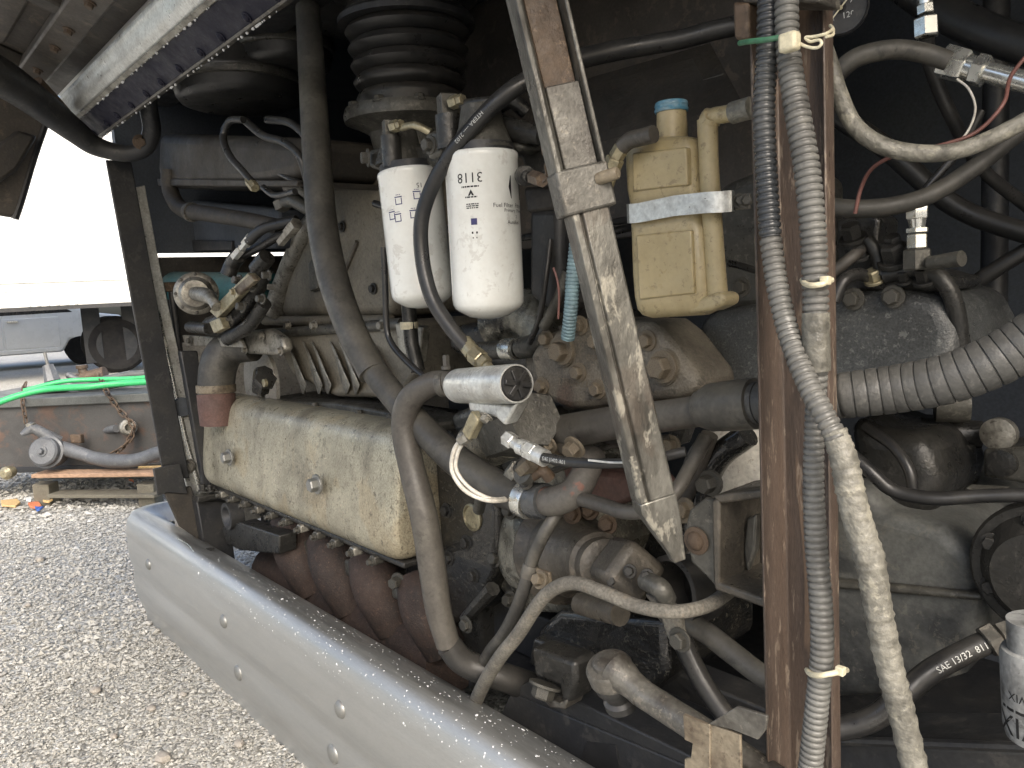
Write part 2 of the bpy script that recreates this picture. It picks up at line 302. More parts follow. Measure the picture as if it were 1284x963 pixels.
def corrugated(name, pts, w, mat, pitch, parent=None, depth=0.12, seg=16, duty=0.6):
    pp = path(pts, 10); rr = rads(pts, w, 10) if len(pts) > 2 else rads(pts, w, 1)
    cum = [0]
    for a, b in zip(pp, pp[1:]): cum.append(cum[-1]+(b-a).length)
    tot = cum[-1]; st = []; s = 0
    while s < tot:
        for q, k in (((0.0, 1-depth), (0.16, 1-depth), (0.26, 0.97), (0.58, 1.0), (0.90, 0.97)) if duty < .8 else ((0.0, 1-depth), (0.07, 1-depth), (0.10, 0.985), (0.3, 1.0), (0.8, 1.0), (0.97, 0.985))):
            if s+q*pitch < tot: st.append((s+q*pitch, k))
        s += pitch
    c = np.array([tuple(p) for p in pp]); S_ = np.array([a for a, _ in st])
    xyz = [np.interp(S_, cum, c[:, i]) for i in range(3)]; R = np.interp(S_, cum, rr)
    P = [Vector((xyz[0][i], xyz[1][i], xyz[2][i])) for i in range(len(st))]
    return MB().tube(P, [R[i]*st[i][1] for i in range(len(st))], seg).build(name, mat, parent, ang=60)
def ring_on(name, p, d, r, width, mat, parent=None, thick=0.0015, seg=28):
    p = P3(p); d = d.normalized()
    return MB().lathe(p-d*width/2, d, [(0, r*0.9), (0, r+thick), (width*.1, r+thick*1.4), (width*.9, r+thick*1.4), (width, r+thick), (width, r*0.9)], seg).build(name, mat, parent)
def hexfit(mb, A, B, r0, r1=None):   # hex nut between A and B
    r1 = r1 or r0; L = (B-A).length; return mb.lathe(A, B-A, [(0, r0*.88), (L*.08, r0), (L*.92, r1), (L, r1*.88)], 6)
def poly(pts, Y): return [W(x, y, Y) for x, y in pts]
def plate(name, pts, Y, thick, mat, parent=None, bevel=0.003, bseg=2, label=None):
    return MB().prism(poly(pts, Y), (0, thick, 0)).build(name, mat, parent, bevel, bseg=bseg, label=label)
# ---- lettering as thin real geometry
def text2d(t, size, align='CENTER'):
    cu = bpy.data.curves.new('lettering', 'FONT'); cu.body = t; cu.size = size; cu.align_x = align; cu.align_y = 'CENTER'; cu.resolution_u = 2
    o = bpy.data.objects.new('lettering', cu); COL.objects.link(o); bpy.context.view_layer.update()
    me = bpy.data.meshes.new_from_object(o.evaluated_get(bpy.context.evaluated_depsgraph_get()))
    v = [(q.co.x, q.co.y) for q in me.vertices]; f = [tuple(p.vertices) for p in me.polygons]
    bpy.data.objects.remove(o); bpy.data.curves.remove(cu); bpy.data.meshes.remove(me); return v, f
def rect2d(x0, y0, x1, y1, n=6):
    v = []; f = []
    for i in range(n+1):
        x = x0+(x1-x0)*i/n; v += [(x, y0), (x, y1)]
    for i in range(n): f.append((2*i, 2*i+2, 2*i+3, 2*i+1))
    return v, f
def on_cyl(sh, A, d, ref, R, u0, v0, flip=False):   # wrap a flat outline on a cylinder: u round it, v along d
    d = d.normalized(); ref = (ref-d*ref.dot(d)).normalized(); side = d.cross(ref); v, f = sh; out = []
    for x, y in v:
        if flip: x, y = -x, -y
        a = (x+u0)/R; out.append(A + d*(y+v0) + (ref*math.cos(a)+side*math.sin(a))*(R+0.0004))
    return out, f
def print_on_tube(name, pts, w, text, s0, size, off, parent, mat='print_white', n=10):
    pp = path(pts, n); cum = [0]
    for a, b in zip(pp, pp[1:]): cum.append(cum[-1]+(b-a).length)
    r = (w/2*S(pts[0])); c = np.array([tuple(p) for p in pp]); v, f = text2d(text, size, 'LEFT'); out = []
    for x, y in v:
        s = s0+x; p = Vector([float(np.interp(s, cum, c[:, i])) for i in range(3)]); q = Vector([float(np.interp(s+0.004, cum, c[:, i])) for i in range(3)])
        t = (q-p).normalized(); rr = r*(1.0); ref = TOCAM(p); ref = (ref-t*ref.dot(t)).normalized(); sd_ = t.cross(ref); a = y/rr+off
        out.append(p+(ref*math.cos(a)-sd_*math.sin(a))*(rr*1.012+0.0003))
    return MB().add(out, f).build(name, mat, parent)
# ================================================================== SETTING
g = MB().add([(-60,-60,0),(60,-60,0),(60,60,0),(-60,60,0)], [(0,1,2,3)]).build('ground', 'gravel'); g['kind'] = 'structure'
def gravel_stones():
    base = np.array([(1,0,0),(-1,0,0),(0,1,0),(0,-1,0),(0,0,1),(0,0,-1)], float)
    fc = np.array([(0,2,4),(2,1,4),(1,3,4),(3,0,4),(2,0,5),(1,2,5),(3,1,5),(0,3,5)])
    pts = []
    for n, x0, x1, y0, y1, s in ((40000, -2.6, -0.6, -0.9, 0.45, 0.0033), (32000, -4.6, -2.4, -1.1, 1.0, 0.0050), (16000, -8.5, -4.4, -1.6, 1.6, 0.010)):
        for x, y, k in zip(np.random.uniform(x0, x1, n), np.random.uniform(y0, y1, n), np.random.lognormal(0, 0.38, n)): pts.append((x, y, s*min(k, 3.2)))
    n = len(pts); P = np.array(pts)
    V = base[None]*np.random.uniform(0.65, 1.25, (n, 6, 1)) + np.random.uniform(-0.22, 0.22, (n, 6, 3))
    V[:, :, 2] *= 0.62; a = np.random.uniform(0, 6.28, n); ca, sa = np.cos(a)[:, None], np.sin(a)[:, None]
    st = np.random.uniform(0.8, 1.5, n)[:, None]; x = V[:, :, 0]*st; y = V[:, :, 1]
    V = np.stack([x*ca-y*sa, x*sa+y*ca, V[:, :, 2]], 2)*P[:, 2][:, None, None]
    V[:, :, 0] += P[:, 0][:, None]; V[:, :, 1] += P[:, 1][:, None]; V[:, :, 2] += (P[:, 2]*0.25)[:, None] + np.random.uniform(0, 0.004, n)[:, None]
    F = (fc[None] + (np.arange(n)*6)[:, None, None]).reshape(-1, 3)
    me = bpy.data.meshes.new('gravel_stones'); me.from_pydata(V.reshape(-1, 3).tolist(), [], F.tolist()); me.update()
    at = me.attributes.new('tone', 'FLOAT', 'POINT'); at.data.foreach_set('value', np.repeat(np.clip(np.random.normal(0.54, 0.2, n), 0, 1), 6))
    me.materials.append(MATS['gravel_stone']); o = bpy.data.objects.new('gravel_stones', me); COL.objects.link(o)
    o['kind'] = 'stuff'; o['label'] = 'loose pale gravel stones covering the yard'; o['category'] = 'gravel'
gravel_stones()
# ------------------------------------------------------------------ trailer and car far behind
def far_frame(px, d):    # point on the ground line of sight, and axes facing the camera
    p = WD(px, 400, d); f = Vector((p.x-EYE.x, p.y-EYE.y, 0)).normalized(); return Vector((p.x, p.y, 0)), f, Vector((f.y, -f.x, 0))
def trailer():
    t = thing('box_trailer', 'white box trailer with riveted lower rail across the yard', 'trailer')
    p, f, r = far_frame(80, 12.5); zb = 1.25
    MB().box(p + f*1.25 + UP*(zb+1.55) - r*0.5, r, f, UP, 13.5, 2.5, 2.95).build('body', 'trailer_white', t, 0.02)
    rail = MB().box(p + f*0.03 + UP*(zb+0.16) - r*0.5, r, f, UP, 13.5, 0.1, 0.40).build('lower_rail', 'trailer_rail', t, 0.01)
    MB().box(p + f*0.02 + UP*(zb+0.36) - r*0.5, r, f, UP, 13.5, 0.14, 0.03).build('rail_lip', 'trailer_white', rail)
    MB().box(p + f*0.06 + UP*(zb-0.07) - r*0.5, r, f, UP, 13.5, 0.16, 0.06).build('underframe', 'frame_black', t)
    for k in range(16):
        bolt(rail, p - r*(0.9-k*0.16) - f*0.03 + UP*(zb+0.22), -f, 0.018, 0.012, 'trailer_rail', 'rivet', False, 16)
    for k in range(6):
        bolt(rail, p - r*(0.45-k*0.13) - f*0.03 + UP*(zb-0.01), -f, 0.028, 0.02, 'white_paint', 'marker_lamp', False, 16)
    for x, n in ((0.40, 'mud_flap'), (1.02, 'mud_flap')):
        MB().box(p + r*x + f*0.75 + UP*0.68, r, f, UP, 0.28, 0.03, 0.95).build(n, 'flap', t, 0.005)
    for x, y in ((0.76, 0.9), (2.0, 0.9), (0.72, 2.1), (2.0, 2.1)):
        MB().lathe(p + r*x + f*(y-0.15) + UP*0.5, f, [(0,0.24),(0,0.30),(-0.02,0.33),(-0.02,0.44),(0.03,0.5),(0.27,0.5),(0.3,0.44),(0.3,0.2)], 36).build('wheel', 'tyre', t)
trailer()
def car():
    t = thing('parked_car', 'silver car parked beyond the white trailer, seen under it', 'car')
    p, f, r = far_frame(50, 16.0); o = p - r*1.7
    side = [(-1.2,.35),(-1.3,.75),(-1.15,1.0),(-.2,1.08),(.35,1.5),(1.9,1.52),(2.6,1.1),(3.2,1.0),(3.3,.6),(3.15,.33),(2.75,.3),(2.6,.55),(2.2,.55),(2.05,.3),(-.1,.3),(-.25,.55),(-.65,.55),(-.8,.3)]
    body = MB().prism([o + r*x + UP*z for x, z in side], f*1.75).build('body', 'car_silver', t, 0.05, bseg=3)
    for x0, x1 in ((0.05, 1.02), (1.05, 2.02)):
        d = MB().prism([o + r*x - f*0.012 + UP*z for x, z in ((x0,.42),(x1,.42),(x1,1.04),(x0,1.04))], f*0.05).build('door', 'car_silver', t, 0.012)
        MB().box(o + r*(x0+.17) - f*0.03 + UP*0.98, r, f, UP, 0.2, 0.05, 0.04).build('handle', 'chrome', d, 0.008)
    MB().box(o + r*1.03 - f*0.014 + UP*0.36, r, f, UP, 1.95, 0.05, 0.08).build('sill', 'car_silver', t, 0.01)
    MB().prism([o + r*x - f*0.004 + UP*z for x, z in ((.0,1.1),(.42,1.44),(1.8,1.45),(2.3,1.12))], f*0.02).build('window', 'dial', t)
    for x in (-0.45, 2.4):
        for y in (0.0, 1.5):
            w_ = MB().lathe(o + r*x + f*y + UP*0.31, f, [(0,.15),(0,.2),(-.01,.22),(-.01,.29),(.03,.31),(.18,.31),(.2,.28),(.2,.1)], 28).build('wheel', 'tyre', t)
car()
# ------------------------------------------------------------------ rusty steel box on a pallet in the yard
BD = 4.3
def bx(px, py, d=BD): return WD(px, py, d+0.2)
BOXN = None
def yard_box():
    global BOXN
    t = thing('steel_tank', 'rusty dark steel box tank lying on a pallet in the yard', 'tank')
    a, b = bx(-60, 607), bx(215, 562, 4.15); a.z = b.z = 0.165
    r = (b-a); L = r.length; r.normalize(); n = Vector((r.y, -r.x, 0)); n = n if n.dot(EYE-a) > 0 else -n; BOXN = (a, r, n)
    H = 0.42; c = (a+b)/2
    MB().box(c - n*0.35 + UP*(H/2), r, n, UP, L, 0.7, H).build('body', 'rust_box', t, 0.012)
    MB().box(c - n*0.345 + UP*(H-0.012), r, n, UP, L+0.02, 0.74, 0.05).build('top_rail', 'box_rail', t, 0.006)
    MB().box(c - n*0.345 + UP*(0.02), r, n, UP, L+0.01, 0.72, 0.03).build('bottom_flange', 'frame_black', t, 0.004)
    p = bx(160, 535) + n*0.0
    q = MB().prism([bx(x, y, 4.2) for x, y in ((135,545),(140,565),(160,562),(172,552),(178,535),(172,528),(158,548))], -n*0.02).build('rust_scab', 'rust', t, 0.003)
    st = MB().lathe(bx(132, 540, 4.2), bx(158, 535, 4.08)-bx(132, 540, 4.2), [(0,.022),(.12,.022)], 14).build('pipe_stub', 'grey_iron', t)
    A = bx(160, 536, 4.1); d = (TOCAM(A)*1.0 + r*0.15).normalized()
    MB().lathe(A-d*0.05, d, [(0,.03),(.02,.045),(.09,.045),(.1,.034),(.1,.02),(.06,.018)], 20).build('outlet', 'alu_dull', t)
    for px in (12,):
        MB().lathe(bx(px, 592, 4.05), n, [(-.02,.03),(.0,.036),(.03,.036),(.05,.02)], 18).build('drain_plug', 'brass', t)
yard_box()
def valve():
    t = thing('gate_valve', 'grey iron valve head with round cover against the steel tank', 'valve')
    A = bx(52, 566, 3.98); d = (TOCAM(A)*0.9 - RIGHT*0.45 + UP*0.05).normalized()
    MB().lathe(A-d*0.17, d, [(0,.03),(.0,.06),(.04,.075),(.09,.088),(.12,.09),(.125,.078),(.155,.078),(.165,.068),(.167,.03),(.172,.028)], 26).build('housing', 'grey_iron', t)
    bolt(t, A+d*0.0, d, 0.017, 0.02, 'grey_iron', 'hexagon_plug', False)
    MB().tube([bx(70, 556, 4.1), bx(52, 542, 4.06), bx(40, 536, 4.04), bx(27, 545, 4.02)], [.05, .03, .035, .012], 12).build('lever', 'grey_iron', t)
    MB().lathe(bx(40, 540, 4.04), UP, [(0,.016),(.02,.016),(.02,.026),(.04,.026),(.045,.01)], 12).build('stem', 'alu_dull', t)
    MB().tube([bx(78, 562, 4.08), bx(105, 570, 4.05), bx(120, 575, 4.05)], [.04, .036, .034], 14).build('outlet_pipe', 'grey_iron', t)
    MB().box(bx(97, 550, 4.1), RIGHT, FWD, UP, .06, .04, .05).build('lug', 'rust', t, .006)
valve()
T_hose('suction_hose', 'thick black hose leading from the iron valve along the pallet', [bx(112,573,4.05), bx(140,578,4.02), bx(170,577,3.98), bx(195,569,3.95), bx(225,560,3.9)], [16,18,17,17,17], 'grey_iron')
def chain(name, label, pts, link, mat, parent=None):
    t = thing(name, label, 'chain')
    pp = resample(cr([P3(p) for p in pts], 12), link*1.45)
    for i, (a, b) in enumerate(zip(pp, pp[1:])):
        d = (b-a).normalized(); u, v = basis(d); c = (a+b)/2
        if i % 2: u = v
        h = link*0.95; k = link*0.42; loop = []
        for q in range(14):
            an = 2*math.pi*q/14; loop.append(c + d*(math.copysign(h-k, math.cos(an))*(1 if abs(math.cos(an)) > .05 else 0) + k*math.cos(an)) + u*(k*math.sin(an)))
        loop.append(loop[0]); MB().tube(loop, link*0.17, 6, False).build('link', mat, t)
chain('rusty_chain', 'rusty chain looping from the tank top round the outlet', [bx(124,470,4.25), bx(133,490,4.12), bx(150,515,4.08), bx(163,528,4.06), bx(168,540,4.05), bx(155,560,4.06), bx(132,575,4.06)], 0.03, 'rust')
chain('hanging_chain', 'short rusty chain hanging at the left of the tank', [bx(32,480,4.25), bx(28,500,4.15), bx(31,520,4.1), bx(33,538,4.08)], 0.026, 'rust')
T_hose('green_garden_hose', 'bright green hose lying on top of the rusty tank', [bx(-20,512,3.9), bx(20,497,3.95), bx(60,488,4.0), bx(110,485,4.0), bx(150,481,4.05), bx(200,478,4.05)], 8, 'green_hose')
T_hose('second_green_hose', 'green hose strand crossing above the other on the tank', [bx(30,490,4.1), bx(75,479,4.15), bx(115,476,4.2), bx(160,475,4.2), bx(200,472,4.2)], 6, 'green_hose')
for k, (pts, w_) in enumerate((([(20,497),(70,487),(130,484),(195,474)], 9), ([(60,492),(100,483),(150,472),(195,468)], 9), ([(85,470),(110,480),(150,482),(200,471)], 8), ([(100,488),(125,478),(165,468),(195,472)], 7), ([(62,483),(78,492),(100,478)], 7))):
    T_hose('grey_cable', ['grey cable lying lowest along the front of the tank top', 'grey cable draped beside the green hose on the tank', 'light grey cable rising from the pipe fitting on the tank', 'thin grey cable bent towards the chain on the tank', 'short curled grey cable end on the tank top'][k], [bx(x, y, 4.35+k*0.06) for x, y in pts], w_, 'box_rail' if k % 2 else 'grey_iron', 'cable', 'grey cables heaped on the tank')
def fitting_on_tank():
    t = thing('pipe_fitting', 'rusty brown pipe tee lying on the tank top', 'pipe fitting')
    MB().tube([bx(98,476,4.5), bx(132,467,4.5)], .037, 14).build('run', 'rust', t); MB().tube([bx(108,476,4.5), bx(103,462,4.5)], .026, 12).build('branch', 'rust', t)
    MB().lathe(bx(103,462,4.5), UP, [(0,.034),(.02,.034),(.02,.02)], 14).build('collar', 'rust', t)
    t2 = thing('bar_handle', 'slim blue grey bar standing up on the tank', 'bar')
    MB().tube([bx(66,478,4.4), bx(60,458,4.4)], [.045,.03], 8).build('sleeve', 'grey_iron', t2); MB().tube([bx(60,458,4.4), bx(56,442,4.4)], .009, 8).build('rod', 'loom_grey', t2)
fitting_on_tank()
def pallet():
    t = thing('wooden_pallet', 'weathered wooden pallet with loose boards under the tank', 'pallet')
    for k, (x0, y0, x1, y1, d, h, m) in enumerate(((50,606,205,580,4.1,0.022,'pallet'), (55,598,205,573,4.25,0.02,'pallet_grey'), (70,632,200,606,4.1,0.02,'pallet_grey'))):
        a, b = bx(x0, y0, d), bx(x1, y1, d-0.15); a.z = b.z = (a.z+b.z)/2 if k != 1 else 0.148; r = (b-a); L = r.length; r.normalize(); n = Vector((r.y,-r.x,0))
        MB().box((a+b)/2, r, n, UP, L, 0.11, h).build('board', m, t, 0.003)
    for px, py, d in ((58,616,4.15), (186,598,4.0)):
        a = bx(px, py, d); a.z = 0.064
        MB().box(a, RIGHT, Vector((FWD.x,FWD.y,0)).normalized(), UP, .09, .1, .125).build('block', 'pallet_grey', t, .004)
    a, b = bx(172,583,4.2), bx(215,572,4.1); a.z = b.z = 0.175
    MB().box((a+b)/2, (b-a).normalized(), Vector(((b-a).y,-(b-a).x,0)).normalized(), UP, (b-a).length, .05, .02).build('loose_lath', 'wood_light', t, .002)
pallet()
for k, (px, py, m, s, lab) in enumerate(((15,633,'wood_light',.13,'splintered yellow wood scrap on the gravel at far left'), (45,636,'litter_orange',.09,'faded orange scrap on the gravel before the pallet'), (60,632,'wood_light',.06,'small yellow wood chip beside the orange scrap'), (165,606,'litter_orange',.04,'small orange scrap under the pallet'), (188,610,'litter_blue',.05,'small blue plastic scrap by the pallet end'), (49,641,'litter_blue',.05,'flat blue scrap below the orange one'), (37,630,'white_paint',.06,'white crumpled scrap on gravel near the pallet'))):
    p = WZ(px, py, 0.012); q = MB(); n_ = 6; pts = [p + Vector((math.cos(i*6.283/n_)*s*random.uniform(.5,1), math.sin(i*6.283/n_)*s*random.uniform(.25,.5), random.uniform(0,.02))) for i in range(n_)]
    tag(q.prism(pts, (0,0,0.012)).build('scrap', m, None, .002), lab, 'scrap', 'scraps on the gravel')
for px, py, s in ((198,778,.02),(190,890,.016),(205,953,.024),(143,925,.013),(50,703,.026),(35,760,.017),(230,872,.013),(120,868,.02),(300,935,.018)):
    p = WZ(px, py, 0.004); rr = [[p + Vector((math.cos(a)*s*k*random.uniform(.8,1.25), math.sin(a)*s*.7*k*random.uniform(.8,1.2), z*s)) for a in [i*6.283/8 for i in range(8)]] for z, k in ((0,.8),(.35,1.0),(.65,.65),(.72,.2))]
    lab = {198:'dark-edged pale stone on gravel below the bumper end',190:'pale stone chip on gravel beside bumper middle',205:'largest flat pale stone at the bottom edge',143:'small bluish stone on the lower gravel',50:'dark grey stone on the far gravel near the scraps',35:'brown sliver of stone on the left gravel',230:'small pale stone next to the bumper edge',120:'low grey pebble left of the pale stones',300:'pebble in the shade under the bumper'}[px]
    tag(MB().loft(rr).build('loose_stone', 'stone', None), lab, 'stone', 'larger stones among the gravel')
# ================================================================== COACH SHELL
VPX, VPY = -205.0, 412.0
def line_z(slope, Y): return W(400, VPY+slope*605, Y).z
XL = -2.62
def shell():
    t = thing('coach_body', 'coach body round the open engine bay with dark inner walls', 'coach')
    zt = 1.78; YB = 1.25
    def bxm(n, a, b, m, bev=0.0): return MB().abox(a, b).build(n, m, t, bev)
    bxm('ceiling', (XL-.02, -.02, zt), (1.4, YB, zt+.04), 'bay'); bxm('front_bulkhead', (XL-.02, YB, 0.12), (1.4, YB+.04, zt+.04), 'bay')
    bxm('right_wall', (1.36, .1, .12), (1.4, YB, zt), 'bay'); bxm('belly_pan', (XL, .42, .12), (1.36, YB, .15), 'frame_black')
    zs = W(200, 320, .1).z      # daylight slot between the left side panels
    zs = WX(215, 320, XL).z
    bxm('upper_side_panel', (XL-.03, .06, zs+.008), (XL, YB, zt), 'bay'); zm = WX(255, 428, XL).z; bxm('middle_side_panel', (XL-.03, .10, zm+.002), (XL, YB, zs-.006), 'bay_brown'); bxm('lower_side_panel', (XL-.03, .12, .3), (XL, YB, zm), 'inner_white')
    bxm('roof', (XL-.03, -.25, 2.2), (1.4, YB+.6, 2.26), 'trailer_white'); bxm('rear_skin', (XL-.03, -.16, zt+.02), (1.4, -.02, 2.2), 'trailer_white')
    # riveted navy strip and bright drip moulding over the opening; straight along X
    secs = [(-1.03, -.115), (-.885, -.085), (-.735, -.035)]
    za, zb, zc = [line_z(s, y) for s, y in secs]; X1 = 1.2
    x_end = W(118, 172, -.04).x
    def strip(n, prof, m, x0, bev=.003): return MB().prism([Vector((x0, y, z)) for y, z in prof], (X1-x0, 0, 0)).build(n, m, t, bev)
    xa = W(80, 128, -.115).x - .06
    dm = strip('drip_moulding', [(-.115, za), (-.113, za+.006), (-.09, za+.03), (-.05, za+.03), (-.05, zb+.03), (-.078, zb-.002), (-.090, zb-.004), (-.101, zb+.008), (-.106, zb*.7+za*.3), (-.107, zb*.35+za*.65)], 'aluminium', xa, .006)
    strip('bead', [(-.094, zb-.006), (-.084, zb-.012), (-.074, zb-.006), (-.084, zb)], 'alu_dull', xa+.02, .001)
    nv = strip('navy_strip', [(-.084, zb-.006), (-.035, zc), (-.03, zc+.004), (-.03, zb+.06), (-.07, zb+.06)], 'navy', x_end, .002)
    strip('edge_angle', [(-.038, zc+.0), (-.034, zc-.004), (-.022, zc-.002), (-.022, zc+.002)], 'galv_dark', x_end+.02, .001)
    nrm = Vector((0, -(zb-zc), -.05)).normalized()
    for k in range(16):
        x = x_end + .03 + .118*k + random.uniform(-.008,.008); f = .82
        bolt(nv, Vector((x, -.084+.049*f, zb-.006+(zc-zb+.006)*f)) + nrm*.001, nrm, .0075, .006, 'navy', 'screw', True, 16)
    dr = MB()
    for k in range(150):
        x = x_end + .03 + 1.7*random.random(); y, z = random.choice(((-.084, zb-.012), (-.030, zc-.005))); s = random.uniform(.0012, .0032)
        dr.lathe(Vector((x, y, z+s*.4)), -UP, [(0, s*.5), (s*.5, s), (s*1.1, s*.95), (s*1.7, s*.5), (s*1.95, s*.1)], 7)
    m = bpy.data.materials.new('drip'); m.use_nodes = True; b = m.node_tree.nodes['Principled BSDF']; b.inputs['Base Color'].default_value = (.75,.77,.78,1); b.inputs['Roughness'].default_value = .08; b.inputs['Transmission Weight'].default_value = .3  # whitish base puts the sparkle of hanging drops into their colour
    MATS['drip'] = m; dr.build('hanging_drops', 'drip', t, kind='stuff')
    a, b = W(560,-40,.66), W(945,215,.66); MB().abox((a.x, .66, 1.15), (b.x, .68, 1.77)).build('inner_panel', 'door_inner', t, .004)
    # ceiling frame rails of the bay
    MB().abox((XL, .16, zt-.09), (1.3, .24, zt-.002)).build('roof_rail', 'frame_black', t, .004)
    return za, zb
ZA, ZB = shell()
def engine_door():
    t = thing('engine_door', 'raised rear engine door with rusty ribbed underside overhead', 'door')
    h = Vector((0, -.075, ZA+.036)); d = Vector((0, -.93, .36)).normalized(); n = d.cross(XR).normalized(); n = n if n.z < 0 else -n
    x0, x1, L = -2.66, .3, 1.25
    def P(x, s, o=0): return Vector((x, 0, 0)) + h + d*s + n*o
    MB().prism([P(x0,0,-.03), P(x1,0,-.03), P(x1,L,-.03), P(x0,L,-.03)], n*.008).build('outer_skin', 'trailer_white', t)
    MB().prism([P(x0,.01,-.021), P(x1,.01,-.021), P(x1,L-.01,-.021), P(x0,L-.01,-.021)], n*.006).build('inner_skin', 'door_inner', t)
    for s in (.10, .62, 1.15): MB().box(P((x0+x1)/2, s, .008), XR, d, n, x1-x0-.02, .07, .045).build('long_rib', 'door_inner', t, .006)
    for x in (-2.45, -1.95, -1.45, -.95, -.4, .1): MB().box(P(x, L/2, .004), XR, d, n, .06, L-.2, .036).build('cross_rib', 'bay_brown', t, .006)
    for x, s, a, b in ((-2.2,.33,.36,.3), (-1.7,.36,.34,.36)):
        MB().box(P(x, s, -.008), XR, d, n, a, b, .012).build('stiffening_panel', 'door_inner', t, .01)
    MB().lathe(P(-1.62,.26,-.012), n, [(0,.15),(.02,.15),(.03,.13),(.03,.04)], 32).build('vent_cap', 'red_primer', t)
    for k in range(9): bolt(t, P(-2.5+k*.17+random.uniform(-.03,.03), .10, .032), n, .009, .01, 'rust', 'bolt')
    # side skirt of the raised door hanging at its far end
    sk = [WX(x, y, x0) for x, y in ((56,152),(40,200),(22,262),(17,274),(-8,270),(-60,262),(-60,120),(0,112),(30,125))]
    MB().prism(sk, (.03,0,0)).build('side_skirt', 'door_inner', t, .008)
    MB().tube(cr([WX(x, y, x0+.02) for x, y in ((58,150),(42,196),(26,250),(18,274))], 6), .012, 8).build('skirt_edge', 'frame_black', t)
    MB().prism([WX(x, y, x0+.05) for x, y in ((-30,200),(20,165),(45,172),(20,215),(-30,250))], (.03,0,0)).build('skirt_rib', 'bay_brown', t, .01)
engine_door()
def arm():
    t = thing('door_hinge_arm', 'curved dark gooseneck hinge arm under the raised door', 'hinge arm')
    pts = [WX(x, y, X) for x, y, X in ((-30,80,-2.2),(15,105,-2.25),(60,138,-2.32),(95,165,-2.36),(120,183,-2.38),(155,192,-2.36),(180,186,-2.33),(190,165,-2.3),(187,140,-2.28),(183,112,-2.27),(178,80,-2.26))]
    c = cr(pts, 8); n = len(c); R = [.05-.026*min(1, i/(n*.45)) for i in range(n)]
    MB().tube(c, R, 12).build('gooseneck', 'frame_black', t)
    MB().tube(cr([WX(x, y, X-.005) for x, y, X in ((45,103,-2.3),(70,130,-2.34),(88,152,-2.36),(98,168,-2.38))], 5), .018, 8).build('edge_bar', 'rust', t)
    bolt(t, WX(176,178,-2.31), TOCAM(WX(176,178,-2.31)), .014, .012, 'rust')
arm()
def left_jamb():
    t = thing('corner_post', 'dark upright corner bar at the far left of the opening', 'post')
    X = -2.46
    MB().prism([WX(x, y, X) for x, y in ((133,200),(165,203),(238,600),(206,600))], (-.012,0,0)).build('bar', 'frame_black', t, .003)
    MB().prism([WX(x, y, X+.03) for x, y in ((192,588),(226,580),(236,620),(210,618),(198,622))], (-.01,0,0)).build('foot_plate', 'frame_black', t, .003)
    MB().prism([WX(x, y, X+.02) for x, y in ((203,612),(240,610),(268,690),(225,660))], (-.012,0,0)).build('lower_bar', 'bay_brown', t, .003)
    t2 = thing('jamb_strip', 'worn bright metal strip beside the dark corner bar', 'trim strip')
    MB().prism([WX(x, y, -2.5) for x, y in ((163,236),(182,232),(200,330),(224,440),(248,540),(276,668),(246,662),(222,560),(196,430),(178,320))], (-.012,0,0)).build('strip', 'aluminium', t2, .003)
    MB().tube([WX(197,390,-2.5), WX(232,548,-2.5), WX(258,640,-2.5)], .008, 10).build('rolled_edge', 'chrome', t2)
    MB().lathe(WX(228,510,-2.49), XR, [(0,.03),(.01,.03),(.012,.0)], 18).build('dark_hole_disc', 'bay', t2); bolt(t2, WX(236,585,-2.49), XR, .016, .012, 'galv')  # dark disc painted as the shade inside a hole; strip stays solid
    t3 = thing('rod_stay', 'pair of slim dark vertical rods behind the left jamb', 'rod')
    for x0, x1 in ((203,222), (214,245)):
        MB().tube([WX(x0, 355, -2.53), WX(x1, 520 if x0 == 203 else 600, -2.53)], .011, 10).build('rod', 'galv_dark' if x0 == 203 else 'frame_black', t3)
    MB().box(WX(208,360,-2.53), YF, XR, UP, .09, .03, .03).build('clevis', 'rust', t3, .004)
    t4 = thing('guide_column', 'black steel column with bolted cap behind the bumper end', 'column')
    MB().prism([WX(x, y, -2.4) for x, y in ((226,440),(248,440),(272,610),(256,612))], (-.03,0,0)).build('upper_leg', 'frame_black', t4, .004)
    MB().box(WX(262,622,-2.39), YF, XR, UP, .085, .05, .018).build('cap', 'cast_dark', t4, .003)
    MB().prism([WX(x, y, -2.4) for x, y in ((246,628),(284,628),(298,720),(262,720))], (-.05,0,0)).build('lower_leg', 'frame_black', t4, .004)
    for x in (254, 264, 272): bolt(t4, WX(x, 616, -2.38), UP, .009, .02, 'cast_dark')
left_jamb()
